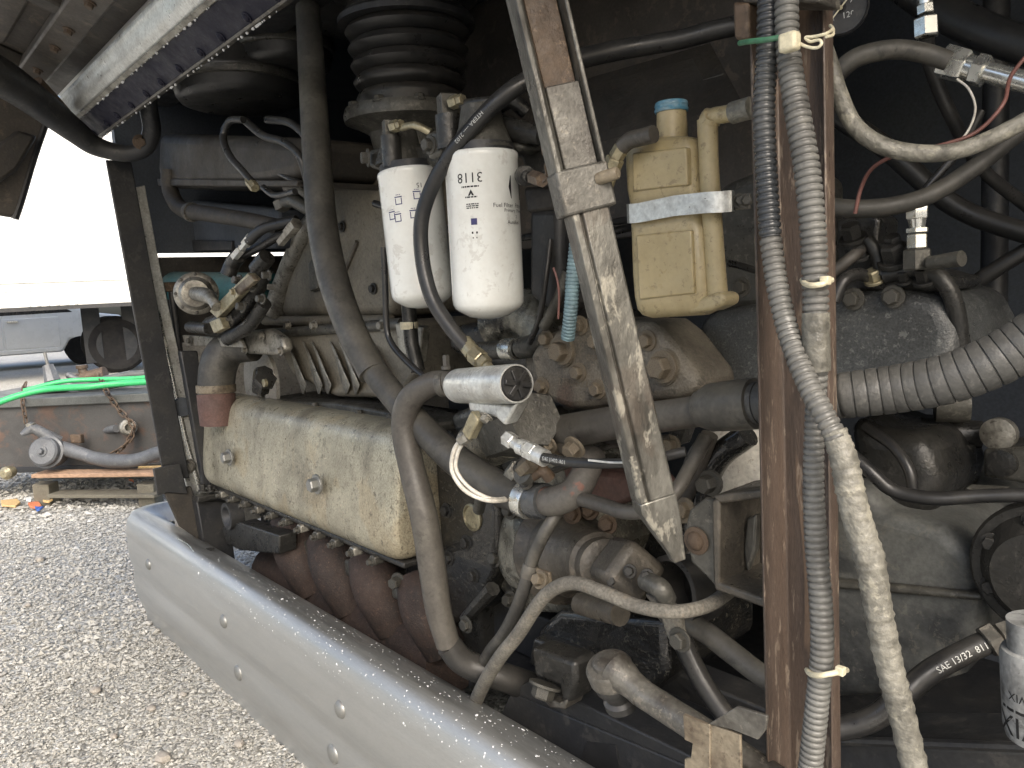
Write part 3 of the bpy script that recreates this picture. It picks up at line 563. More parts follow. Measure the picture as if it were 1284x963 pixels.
# ------------------------------------------------------------------ bumper
def bumper():
    t = thing('rear_bumper', 'brushed aluminium coach bumper with dome bolts and water drops', 'bumper')
    prof = [(.580,.132),(.585,.10),(.602,.055),(.632,.022),(.665,.006),(.70,0.0),(.775,0.0),(.792,.003),(.808,.010),(.824,.011),(.84,.007),(.88,0.008),(.898,.016),(.915,.032),(.945,.034),(.982,.045)]
    P = [(y, line_z(s, y)) for s, y in prof]; zmin = P[-1][1]
    inner = [(y+.006, z) for y, z in reversed(P)]; inner = [(P[-1][0]+.006, P[-1][1])] + [(y+.0065, z-.0045 if i > len(P)-5 else z) for i, (y, z) in enumerate(reversed(P))][1:]
    ring = P + inner
    x_end = W(158, 690, 0.02).x; R = .13
    rings = []
    for x in [1.0] + [1.0-(1.0-(x_end+R))*k/12 for k in range(1, 12)] + [x_end+R]: rings.append([Vector((x, y, z)) for y, z in ring])
    for k in range(1, 11):
        a = math.pi/2*k/10
        rings.append([Vector((x_end+R - math.sin(a)*(R-y), R - math.cos(a)*(R-y), z)) if y < R else Vector((x_end+R, y, z)) for y, z in ring])
    rings.append([Vector((x_end+y, R+.03, z)) for y, z in ring]); rings.append([Vector((x_end+y, R+.12, z)) for y, z in ring])
    MB().loft(rings).build('bar', 'bumper', t, ang=50)
    z1 = line_z(.755, 0); z2 = line_z(.855, .008)
    for px, py in ((187,710),(281,779),(427,889)): p = W(px, py, 0); bolt(t, Vector((p.x, 0.002, z1)), REAR, .0185, .012, 'bolt_grey', 'dome_bolt', False, 16)
    for px, py in ((300,839),(419,940)): p = W(px, py, 0.01); bolt(t, Vector((p.x, 0.009, z2)), REAR, .021, .011, 'bolt_grey', 'dome_bolt', False, 16)
    bolt(t, W(262,690,.075)+UP*.002, UP, .016, .003, 'cast_dark', 'dark_slot_disc', False, 16)  # flat dark disc paints the shade of a slot in the flange
    # scratches and droplets
    sc = MB(); sc.tube(cr([W(x, y, .03)+UP*.003 for x, y in ((222,676),(236,684),(246,696),(262,706),(276,716))], 4), .0012, 5); sc.build('scratch', 'chrome', t)
    d = MB(); yz = [(y, z) for y, z in P]
    ico = [(0,0,1)]+[(math.cos(a)*.8, math.sin(a)*.8, .55) for a in [i*1.0472 for i in range(6)]]+[(math.cos(a), math.sin(a), 0) for a in [i*1.0472 for i in range(6)]]
    fc = [(0,1+i,1+(i+1) % 6) for i in range(6)]+[(1+i,7+i,7+(i+1) % 6,1+(i+1) % 6) for i in range(6)]
    for _ in range(1300):
        x = -.25-1.9*random.random()**1.5; u = random.choice((0,0,1,1,1,2,2,2,3,3,3,4,4)); k = random.random()
        (ya, za), (yb, zb) = yz[u], yz[u+1]; y, z = ya+(yb-ya)*k, za+(zb-za)*k; nn = Vector((0, -(za-zb), -(ya-yb)*-1)).normalized()
        nn = Vector((0, zb-za, -(yb-ya))).normalized(); nn = nn if (nn.y < 0 or nn.z > .9) else -nn
        if nn.z < -.05: nn = -nn
        a, b = basis(nn); s = random.lognormvariate(-6.9, .45); c = Vector((x, y, z))
        d.add([c+a*(q[0]*s)+b*(q[1]*s)+nn*(q[2]*s*.55) for q in ico], fc)
    m = bpy.data.materials.new('water'); m.use_nodes = True; b = m.node_tree.nodes['Principled BSDF']; b.inputs['Base Color'].default_value = (.8,.82,.83,1); b.inputs['Roughness'].default_value = .06; b.inputs['Transmission Weight'].default_value = .25; b.inputs['IOR'].default_value = 1.33  # pale, mostly opaque base paints the bright glints of the drops
    MATS['water'] = m; d.build('water_drops', 'water', t, kind='stuff')
bumper()
# ================================================================== ENGINE
def valve_cover_mesh(Y0, x0, x1, zt, zb, ztb, deep, endr=.035):
    sec = [(deep, zt-.005), (Y0+.09, zt), (Y0+.06, zt-.004), (Y0+.036, zt-.022), (Y0+.024, zt-.06), (Y0+.010, (zt+zb)/2-.01), (Y0+.002, zb+.06), (Y0+.005, zb+.028), (Y0+.020, zb+.007), (Y0+.05, zb), (deep, zb)]
    c = cr([Vector((0, y, z)) for y, z in sec], 4); cy, cz = Y0+.09, (zt+zb)/2; rings = []
    st = [(0, .20), (.003, .13), (.010, .065), (.022, .024), (.036, .006), (.05, 0)]
    for d, k in st + [(((x1-x0)*q/10), 0) for q in range(1, 10)] + [(x1-x0-d, k) for d, k in reversed(st)]:
        rings.append([Vector((x0+d, cy+(p.y-cy)*(1-k), cz+(p.z-cz)*(1-k))) for p in c])
    return MB().loft(rings)
def engine():
    t = thing('diesel_engine', 'grimy transverse diesel engine with large aluminium rocker cover and rusty exhaust manifold', 'engine')
    Y0 = .14
    zt, zb = W(505, 532, Y0+.08).z, W(520, 712, Y0+.03).z; x0, x1 = W(257, 570, Y0+.02).x, W(500, 640, Y0+.02).x
    vc = valve_cover_mesh(Y0, x0, x1, zt, zb, 0, Y0+.13).build('rocker_cover', 'valve_cover', t, ang=60)
    MB().abox((x0+.03, Y0+.028, zb-.012), (x1-.01, Y0+.24, zb+.001)).build('cover_gasket_rail', 'cast_dark', t, .004)
    for k in range(11): MB().box(Vector((x0+.10+k*.088, Y0+.03, zb-.016)), XR, YF, UP, .022, .026, .020).build('rail_clamp', 'cast_grey' if k % 3 else 'alu_dull', t, .004); bolt(t, Vector((x0+.10+k*.088, Y0+.016, zb-.018)), REAR, .007, .010, 'cast_grey')
    for px, py in ((288,573),(398,607)): bolt(vc, W(px, py, Y0-.004), REAR, .016, .02, 'bolt_grey', 'cover_bolt')
    # cylinder head and block behind the cover
    MB().abox((x0+.03, Y0+.16, zb-.28), (x1+.06, Y0+.40, zt-.03)).build('cylinder_head', 'cast_dark', t, .01)
    top = MB().prism(poly([(330,503),(420,505),(505,520),(545,532),(545,545),(500,540),(420,526),(330,516)], Y0+.13), (0,.10,0)).build('head_flange', 'cast_grey', t, .006)
    for px, py in ((395,512),(450,522),(490,528)): bolt(top, W(px, py, Y0+.12), UP, .009, .014, 'cast_grey')
    # exhaust manifold
    ym = Y0+.10
    mf = MB().tube(cr([W(x, y, ym+.05) for x, y in ((345,712),(420,752),(490,788),(570,828))], 5), [.078]*16, 16).build('exhaust_manifold', 'manifold', t)
    for k, (x, y) in enumerate(((370,655),(416,677),(468,702),(528,730))):
        a, b, c = W(x, y, ym+.02), W(x+6, y+38, ym-.004), W(x+30, y+84, ym+.02); s = S(a)
        MB().tube(cr([a, b, c], 6), [(31 if i < 4 else 31-.6*(i-4))*s*1.0 for i in range(13)], 16).build('exhaust_port', 'manifold', mf, ang=70)
        MB().box(W(x-24, y+10, ym+.0), XR, YF, UP, .045, .03, .04).build('port_clamp', 'cast_grey', mf, .006)
        bolt(mf, W(x-22, y+13, ym-.02), (REAR+UP*.2).normalized(), .010, .014, 'cast_grey', 'clamp_nut')
    bolt(mf, W(500, 728, ym-.03), (REAR+XR*.3).normalized(), .013, .022, 'cast_grey', 'clamp_nut')
    # flywheel end of the block
    blk = MB().prism(poly([(520,545),(560,540),(600,575),(622,640),(620,720),(598,765),(560,790),(520,770)], .26), (0,.25,0)).build('end_plate', 'oily', t, .012)
    MB().lathe(W(594,648,.262), REAR, [(-.01,.028),(.006,.028),(.008,.024),(.004,.022)], 26).build('core_plug', 'brass', blk)
    for px, py in ((594,722),(585,680),(560,640),(563,700)): bolt(blk, W(px, py, .26), REAR, .011, .01, 'cast_dark')
    MB().tube([W(583,776,.22), W(618,738,.22)], [.012,.015], 8).build('link_arm', 'cast_dark', blk); bolt(blk, W(585,783,.2), REAR, .012, .01, 'cast_grey')
    # timing cover housing, wet aluminium
    hs = MB().prism(poly([(622,600),(690,560),(742,610),(760,690),(740,745),(700,772),(650,770),(622,740),(610,690),(612,640)], .30), (0,.2,0)).build('gear_housing', 'oily_alu', t, .02, bseg=3)
    A = W(640,690,.28)
    MB().lathe(W(655,690,.285), (REAR+XR*-.2+UP*.1).normalized(), [(-.05,.085),(.01,.08),(.022,.066),(.027,.04),(.028,.01)], 26).build('bearing_boss', 'oily_alu', hs, ang=70)
    # governor / pump cone
    B = W(715,700,.22); d = (W(825,730,.10)-W(715,690,.24)).normalized()
    cone = MB().lathe(W(705,690,.26), d, [(0,.09),(.012,.092),(.02,.083),(.03,.074),(.075,.069),(.085,.06),(.10,.052),(.175,.049),(.18,.042),(.2,.041),(.205,.03)], 26).build('raw_water_pump', 'cast_brown', t, ang=30)
    MB().box(W(785,715,.14), d, d.orthogonal().normalized(), d.cross(d.orthogonal()).normalized(), .075, .07, .07).build('pump_cap', 'cast_brown', cone, .012)
    for px, py, yy in ((718,645,.22),(740,640,.24),(762,658,.22),(690,655,.24)): bolt(cone, W(px, py, yy), (REAR+XR*.4+UP*.3).normalized(), .011, .012, 'rust')
    for px, py in ((768,728),(790,716),(812,722)): bolt(cone, W(px, py, .098), (REAR+XR*.4+UP*.3).normalized(), .0065, .008, 'cast_dark')
    MB().tube(cr([W(810,728,.10), W(828,738,.09), W(836,752,.10)], 5), .013, 12).build('pump_elbow', 'cast_grey', cone)
    MB().tube([W(728,757,.14), W(778,770,.12)], .017, 12).build('pump_foot', 'cast_brown', cone)
    # oil soaked block and sump below
    sm = MB().prism(poly([(672,790),(700,765),(835,775),(838,850),(800,880),(715,885),(672,850)], .25), (0,.25,0)).build('sump_corner', 'oily', t, .015, bseg=3)
    MB().prism(poly([(662,835),(668,800),(720,820),(718,848)], .22), (0,.06,0)).build('mount_block', 'cast_dark', sm, .006)
    MB().prism(poly([(776,650),(860,660),(870,770),(850,790),(800,770)], .42), (0,.2,0)).build('oily_wall', 'oily', sm, .02)
    # blower with cooling fins
    yb = .30
    bl = MB().prism(poly([(338,412),(505,402),(520,470),(500,500),(420,498),(365,470)], yb), (0,.22,0)).build('blower', 'intake', t, .014, bseg=3)
    MB().tube([W(342,418,yb-.005), W(505,406,yb-.005)], .014, 12).build('blower_flange', 'cast_grey', bl)
    for k, x in enumerate((358,378,389,412,424,450,463)):
        q = [W(x, 428, yb-.002), W(x+6, 440, yb-.014), W(x+17, 468, yb-.024), W(x+24, 482, yb-.018), W(x+20, 494, yb-.004), W(x+24,495,yb+.02), W(x, 428, yb+.02)]
        MB().prism(q, (.014,0,0)).build('fin', 'alu_dull', bl, .004)
    for px in (362,395,430,480): bolt(bl, W(px, 408, yb-.016), REAR, .010, .012, 'alu_dull')
    # cover plate with rounded end at the far end of the blower
    ep = MB().prism(poly([(300,416),(335,412),(352,424),(356,440),(346,446),(306,444)], .21), (0,.03,0)).build('end_cover', 'alu_dull', t, .01, bseg=3)
    for px, py in ((329,421),(352,440),(308,438)): bolt(ep, W(px, py, .207), REAR, .009, .01, 'alu_dull')
    MB().prism(poly([(228,420),(300,425),(305,436),(262,434),(232,434)], .16), (0,.012,0)).build('support_strap', 'alu_dull', t, .003); bolt(t, W(239,427,.155), REAR, .009, .01, 'cast_grey')
    # air intake housing
    ya = .34
    ih = MB().prism(poly([(336,398),(352,345),(368,300),(392,262),(418,215),(440,192),(488,192),(490,398)], ya), (0,.30,0)).build('intake_housing', 'intake', t, .03, bseg=4)
    MB().tube(cr([W(x, y, ya-.002) for x, y in ((345,392),(358,345),(378,300),(396,268))], 5), [.034,.033,.032,.03,.028,.026,.026,.026,.026,.026,.026,.026,.026,.024,.02,.016], 14).build('housing_rib', 'alu_dull', ih, ang=80)
    MB().tube([W(332,402,ya), W(490,402,ya)], .014, 10).build('housing_flange', 'intake', ih)
    MB().tube([W(448,303,ya-.003), W(433,340,ya-.003)], .006, 8).build('cast_rib', 'cast_brown', ih)
    for px, py in ((429,284),(468,362),(430,230),(394,360)): bolt(ih, W(px, py, ya-.004), REAR, .010, .009, 'cast_dark')
    MB().prism(poly([(386,330),(392,322),(400,340),(398,362),(388,366)], ya-.03), (0,.03,0)).build('housing_lug', 'cast_grey', ih, .004)
    # heavy iron parts behind the filters
    MB().prism(poly([(640,395),(660,380),(700,400),(720,440),(660,470),(600,460),(560,440),(560,410)], .33), (0,.25,0)).build('block_shoulder', 'cast_dark', t, .02, bseg=3)
    MB().tube(cr([W(625,410,.30), W(660,395,.30), W(690,420,.3)], 5), .05, 14).build('bearing_arch', 'oily_alu', t)
    MB().prism(poly([(560,520),(600,505),(660,520),(668,560),(640,600),(590,600)], .31), (0,.2,0)).build('adapter', 'cast_grey', t, .02, bseg=3)
engine()
# ------------------------------------------------------------------ coolant pump cover (large bolted casting)
def pump_cover():
    t = thing('bolted_pump_cover', 'dusty brown cast pump cover with many hexagon bolts', 'pump')
    Y = .20
    pts = [(662,445),(680,420),(720,405),(760,402),(812,404),(832,420),(868,468),(876,490),(850,500),(800,505),(745,512),(715,515),(688,505),(668,480)]
    b = MB().prism(poly(pts, Y), (0,.10,0)).build('cover', 'pump_cast', t, .014, bseg=3)
    fl = MB().prism(poly([(656,448),(676,418),(718,400),(815,399),(838,416),(880,472),(872,500),(800,512),(690,515),(662,484)], Y+.06), (0,.05,0)).build('flange', 'pump_cast', t, .008)
    for px, py, r in ((706,440,.0155),(832,460,.016)):
        MB().lathe(W(px, py, Y-.001), REAR, [(-.004,.026),(.004,.026),(.005,.023)], 24).build('boss', 'pump_cast', b); bolt(b, W(px, py, Y-.006), REAR, r, .019, 'rust_pale')
    for px, py in ((748,428),(726,467),(750,488),(765,450),(812,427),(728,408),(686,425),(680,484),(790,497)): bolt(b, W(px, py, Y-.001), REAR, .0105, .011, 'rust_pale')
    v, f = text2d('27R04-22', .017); o = W(718,480,Y-.0015); MB().add([o + XR*x + UP*y for x, y in v], f).build('cast_number', 'rust_pale', b)
    v, f = text2d('CCP', .012); o = W(742,449,Y-.0015); MB().add([o + XR*x + UP*y for x, y in v], f).build('cast_mark', 'rust_pale', b)
    # clamped neck at its left
    MB().tube([W(600,440,.24), W(650,438,.24)], .017, 14).build('neck_pipe', 'cast_grey', t); ring_on('neck_clamp', (640,438,.24), W(650,438,.24)-W(600,440,.24), .018, .03, 'chrome', t)
    MB().tube(cr([W(655,436,.24), W(672,432,.23), W(690,412,.23)], 5), .02, 12).build('neck_elbow', 'cast_grey', t)
    MB().prism(poly([(655,500),(690,512),(688,545),(660,540)], .23), (0,.05,0)).build('lower_bracket', 'cast_grey', t, .006)
    MB().prism(poly([(845,500),(872,498),(850,560),(835,555)], .22), (0,.03,0)).build('rear_leg', 'cast_dark', t, .004)
pump_cover()
# ------------------------------------------------------------------ spin-on filters
def filt(name, label, top, bot, wpx, cap_px):
    t = thing(name, label, 'filter'); A, B = P3(top), P3(bot); d = B-A; L = d.length; R = wpx/2*S(top)
    body = MB().lathe(A, d, [(0,R*.9),(0,R*.97),(.002,R*1.0),(.006,R*1.012),(.010,R*1.0),(.0115,R*.99),(L-.018,R*.99),(L-.009,R*.975),(L-.003,R*.92),(L+.002,R*.8),(L+.010,R*.55),(L+.014,R*.2)], 56).build('can', 'white_paint', t, ang=50)
    MB().lathe(A-d.normalized()*.012, d, [(0,R*.8),(0,R*.9),(.012,R*.92)], 40).build('gasket', 'frame_black', t)
    return t, body, A, d.normalized(), L, R
def cylprint(parent, items, A, d, R, ref, mat, name):
    mb = MB()
    for sh, u, v, fl in items:
        vs, fs = on_cyl(sh, A, -d, ref, R*.99, u, -v, fl); mb.add(vs, fs)
    return mb.build(name, mat, parent)
def fine_print(wid, h, n):   # illegible small print: broken bars
    V, F = [], []
    for k in range(n):
        x = -wid/2
        while x < wid/2:
            l = random.uniform(.0015,.005); a, b = rect2d(x, -k*h*1.7, min(x+l, wid/2), -k*h*1.7+h, 1); F += [tuple(i+len(V) for i in q) for q in b]; V += a; x += l+.0009
    return V, F
def filters():
    t, body, A, d, L, R = filt('white_fuel_filter', 'large white spin-on filter marked 3118, right of the pair', (603,193,.085), (613,388,.085), 93, 40)
    ref = TOCAM(A+d*L/2); k = S((605,290,.085))
    def up(px): return (px-603)*k*1.03
    def vv(py): return (py-193)*k
    for nm, sh, px, py, fl in (('part_number', text2d('3118', .0195), 588, 226, True), ('product_name', text2d('Fuel Filter  Filtro de Combustible', .0085, 'LEFT'), 614, 260, False), ('product_name', text2d('Primary  Primario', .007, 'LEFT'), 628, 266, False), ('product_name', text2d('2', .006, 'LEFT'), 647, 273, False), ('product_name', text2d('Autofuel', .0075, 'LEFT'), 632, 280, False)):
        cylprint(body, [(sh, up(px), vv(py), fl)], A, d, R, ref, 'ink', nm)
    cylprint(body, [(fine_print(.026,.0022,1), up(588), vv(236), True), (fine_print(.018,.002,1), up(589), vv(250), False), (fine_print(.018,.0016,3), up(590), vv(258), False),
        (rect2d(-.003,-.0015,-.0005,.0015,2), up(590), vv(291), False), (rect2d(.001,-.0015,.0035,.0015,2), up(592), vv(291), False), (rect2d(-.002,-.001,-.0005,.001,2), up(590), vv(297), False), (rect2d(.001,-.001,.0025,.001,2), up(592), vv(297), False)], A, d, R, ref, 'ink', 'fine_print')['kind'] = 'stuff'
    tri = ([(0,0),(-.002,.002),(0,.0055),(.002,.002),(-.0045,-.003),(-.0015,-.003),(.0045,-.003),(.0015,-.003)], [(0,3,2,1),(0,1,4,5),(0,7,6,3)])
    cylprint(body, [(tri, up(589), vv(245), False)], A, d, R, ref, 'ink', 'emblem')
    cylprint(body, [(rect2d(-.0045,-.0045,.0045,.0045), up(591), vv(278), False)], A, d, R, ref, 'ink_blue', 'blue_square')
    hexa = ([(-.013,0),(-.009,.016),(.02,.016),(.02,-.016),(-.009,-.016)], [(0,4,3,2,1)])
    cylprint(body, [(hexa, up(646)+.001, vv(238), False)], A, d, R, ref, 'ink', 'badge')
    wh = [(rect2d(-.006+.006*q, -.006, -.003+.006*q, .006, 1), up(646)+.001, vv(238), False) for q in range(3)]
    mb = MB()
    for sh, u, v, fl in wh: vs, fs = on_cyl(sh, A, -d, ref, R*.99+.0004, u, -v, fl); mb.add(vs, fs)
    mb.build('badge_lettering', 'white_paint', body)
    t, body, A, d, L, R = filt('small_white_filter', 'slimmer white filter with pictograms, left behind black hose', (513,216,.115), (531,376,.115), 80, 35)
    ref = TOCAM(A+d*L/2); k = S((515,290,.115))
    def up2(px): return (px-513-(0))*k*1.05
    def v2(py): return (py-216)*k
    I = []
    for px, py in ((486,272),(497,256),(519,252),(494,276),(513,274)):
        s = .006
        I += [(rect2d(-s,-s*.9,-s*.75,s*.7,1), up2(px), v2(py), False), (rect2d(s*.75,-s*.9,s,s*.7,1), up2(px), v2(py), False), (rect2d(-s,-s*1.1,s,-s*.85,3), up2(px), v2(py), False), (rect2d(-s*1.1,s*.85,s*1.1,s*1.15,3), up2(px), v2(py), False), (fine_print(.008,.001,1), up2(px), v2(py)-.009, False)]
    cylprint(body, I, A, d, R, ref, 'ink_blue', 'pictograms'); cylprint(body, [(text2d('15', .011), up2(523), v2(240), True)], A, d, R, ref, 'ink', 'lettering')
filters()
def filter_heads():
    t = thing('cast_filter_base', 'dark cast double filter head with brass fittings above the filters', 'filter head')
    y = .12
    MB().prism(poly([(478,212),(482,190),(500,178),(530,182),(545,170),(575,172),(600,165),(640,168),(655,185),(640,192),(560,192),(548,210)], y), (0,.09,0)).build('casting', 'cast_grey', t, .01, bseg=3)
    for px, py, d in ((503,198,.115),(605,178,.085)):
        a = W(px, py, d); MB().lathe(a+UP*.0, -UP, [(-.05,.028),(-.02,.034),(0,.042),(.012,.045)], 28).build('mounting_boss', 'cast_grey', t)
    for (px, py, yy, s) in ((489,162,.08,17),(561,133,.08,22)):
        a = W(px, py, yy); k = s*S(a); MB().box(a, (XR+REAR*.4).normalized(), (YF+XR*.4).normalized(), UP, k, k, k*1.25).build('plug_block', 'cast_grey', t, .002)
        MB().tube([a-UP*k*.5, a-UP*(k*.5+.05)], k*.75, 14).build('riser', 'cast_dark', t)
        m = MB(); b = a + (XR*.8+REAR*.2)*k; hexfit(m, b-XR*.004, b+XR*.014, .010); hexfit(m, b+XR*.014, b+XR*.024, .008); m.build('union_nut', 'brass', t)
    MB().tube(cr([W(504,160,.08), W(520,157,.075), W(540,166,.09)], 5), .006, 10).build('copper_line', 'brass', t)
    MB().tube(cr([W(578,131,.08), W(610,127,.09), W(630,128,.12)], 5), .007, 10).build('return_line', 'cast_dark', t)
    MB().prism(poly([(532,168),(546,162),(556,172),(552,195),(536,200)], .07), (0,.05,0)).build('clamp_ear', 'cast_grey', t, .006); MB().prism(poly([(462,188),(476,184),(482,205),(474,214),(462,210)], .10), (0,.04,0)).build('clamp_ear', 'cast_grey', t, .006)
    bolt(t, W(462,198,.09), (REAR-XR*.4).normalized(), .011, .012, 'cast_grey'); bolt(t, W(540,182,.07), REAR, .010, .012, 'cast_grey')
    for px in (515,536): bolt(t, W(px, 188, .115), REAR, .006, .006, 'cast_grey')
    b = MB().prism(poly([(612,150),(640,148),(690,170),(690,215),(665,235),(652,200),(630,182)], .16), (0,.03,0)).build('support_arm', 'cast_dark', t, .008)
    MB().tube(cr([W(610,160,.12), W(618,140,.12), W(640,126,.13), (W(660,140,.15))], 6), .012, 12).build('cast_loop', 'cast_dark', t)
    MB().tube([W(630,160,.12), W(680,170,.13)], [.018,.014], 12).build('outlet_boss', 'cast_dark', t)
filter_heads()
# ------------------------------------------------------------------ intake bellows, canisters and upper pipework
def bellows():
    t = thing('intake_bellows', 'black ribbed rubber intake bellows above the engine', 'bellows')
    A = W(508,-25,.36); B = W(516,142,.36); d = B-A; L = d.length; R = 77*S((510,90,.36)); pr = []
    n = 6
    pr = [(0,R*1.15),(.04,R*1.15),(.05,R*.95)]
    for k in range(n):
        s = .06+(L-.07)*k/n; h = (L-.07)/n; q = 1-.03*k
        pr += [(s, R*.9*q), (s+h*.2, R*.98*q), (s+h*.5, R*1.03*q), (s+h*.8, R*.98*q)]
    pr.append((L, R*.86)); MB().lathe(A, d, pr, 44).build('sleeve', 'rubber', t, ang=60)
    MB().lathe(W(510,28,.36), d, [(0,R*1.06),(.0,R*1.1),(.012,R*1.1),(.012,R*1.06)], 44).build('band_clamp', 'frame_black', t)
    t2 = thing('intake_flange', 'dull cast flange ring under the rubber bellows', 'flange')
    MB().lathe(W(516,142,.36), d, [(-.005,R*.8),(-.005,R*1.07),(.01,R*1.1),(.022,R*1.08),(.026,R*.98),(.045,R*.7),(.1,R*.6)], 40).build('ring', 'cast_grey', t2)
    for k in range(10):
        a = k*.628; u, v = basis(d); bolt(t2, W(516,142,.36)+(u*math.cos(a)+v*math.sin(a))*R*.99, -d.normalized(), .011, .012, 'cast_grey')
bellows()
def canisters():
    for nm, lab, c, w_, yy in (('round_canister', 'black round canister hanging upper left, nearest the navy strip', (302,126), 158, .22), ('round_canister', 'black round canister hanging between bellows and navy strip', (356,84), 124, .29), ('air_cleaner', 'wide black air cleaner drum above the bellows', (470,22), 190, .40)):
        t = thing(nm, lab, 'canister', 'black canisters under the bay roof'); a = W(c[0], c[1], yy); R = w_/2*S(a)
        MB().lathe(a-UP*.0, UP, [(-.012,R*.02),(-.012,R*.8),(-.006,R*.9),(.008,R*.96),(.035,R*.99),(.04,R*1.02),(.055,R*1.03),(.06,R),(.42,R)], 48).build('drum', 'rubber', t, ang=60)
        MB().lathe(a+UP*.028, UP, [(0,R*.97),(.003,R*1.03),(.012,R*1.045),(.02,R*1.03),(.022,R*.99)], 44).build('band', 'cast_grey', t)  # lighter ring near the drum's lower edge, painting a rim highlight
canisters()
def side_box():
    t = thing('side_tank', 'dusty brown box tank on the left wall under the canisters', 'tank')
    MB().prism(poly([(198,166),(385,172),(372,225),(330,232),(215,236),(196,222)], .14), (0,.25,0)).build('shell', 'bay_brown', t, .03, bseg=4)
    MB().prism(poly([(196,224),(372,226),(372,234),(198,233)], .135), (0,.27,0)).build('seam', 'bay_brown', t, .003)
    t = thing('lower_box', 'black box panel above the daylight slot', 'panel')
    MB().prism(poly([(180,245),(350,262),(345,312),(186,312)], .27), (0,.1,0)).build('panel', 'bay', t, .01); MB().prism(poly([(186,300),(290,302),(290,314),(186,316)], .26), (0,.02,0)).build('lip', 'frame_black', t, .003)
    T_hose('steel_pipe', 'bent brown pipe with collar crossing the left bay', [(212,212,.14),(214,240,.14),(228,262,.14),(260,268,.15),(310,276,.17),(352,285,.19)], 20, 'bay_brown', 'pipe')
    tag(ring_on('pipe_collar', (240,266,.143), W(260,268,.15)-W(228,262,.14), 11*S((240,266,.143)), .02, 'galv_dark'), 'grey collar on the bent brown pipe', 'collar')
    for k, (pts, w_, lab) in enumerate((([(305,150,.2),(288,152,.19),(280,172,.18),(288,195,.17),(305,215,.16),(316,228,.16)], 9, 'thin black hose looping down to the brass fitting at upper left'), ([(308,152,.22),(330,170,.22),(355,178,.23),(375,195,.24),(385,225,.25)], 10, 'black hose arching behind the long vertical hose'), ([(335,150,.25),(365,155,.26),(392,180,.27)], 10, 'second black hose curving under the round canister'), ([(330,235,.2),(345,245,.2),(370,240,.2)], 8, 'short black hose dipping left of the vertical hose'), ([(325,180,.26),(335,205,.26),(360,222,.26),(380,232,.26)], 9, 'thin dark hose sagging deeper behind the canister'))):
        T_hose('rubber_hose', lab, [(x, y, max(.05, q-.11)) for x, y, q in pts], w_, 'hose_black', group='thin hoses in the upper left bay')
    m = MB(); a, b = W(312,226,.05), W(320,236,.05); hexfit(m, a, b, .011); tag(m.build('hose_union', 'brass'), 'brass union at the end of the looping thin hose', 'fitting')
    tg = thing('teal_tank', 'teal painted rounded tank glimpsed behind the diaphragm', 'tank')
    MB().tube([W(216,360,.19), W(300,362,.30), W(345,364,.36)], 22*S((250,365,.15)), 20).build('shell', 'teal', tg)
side_box()
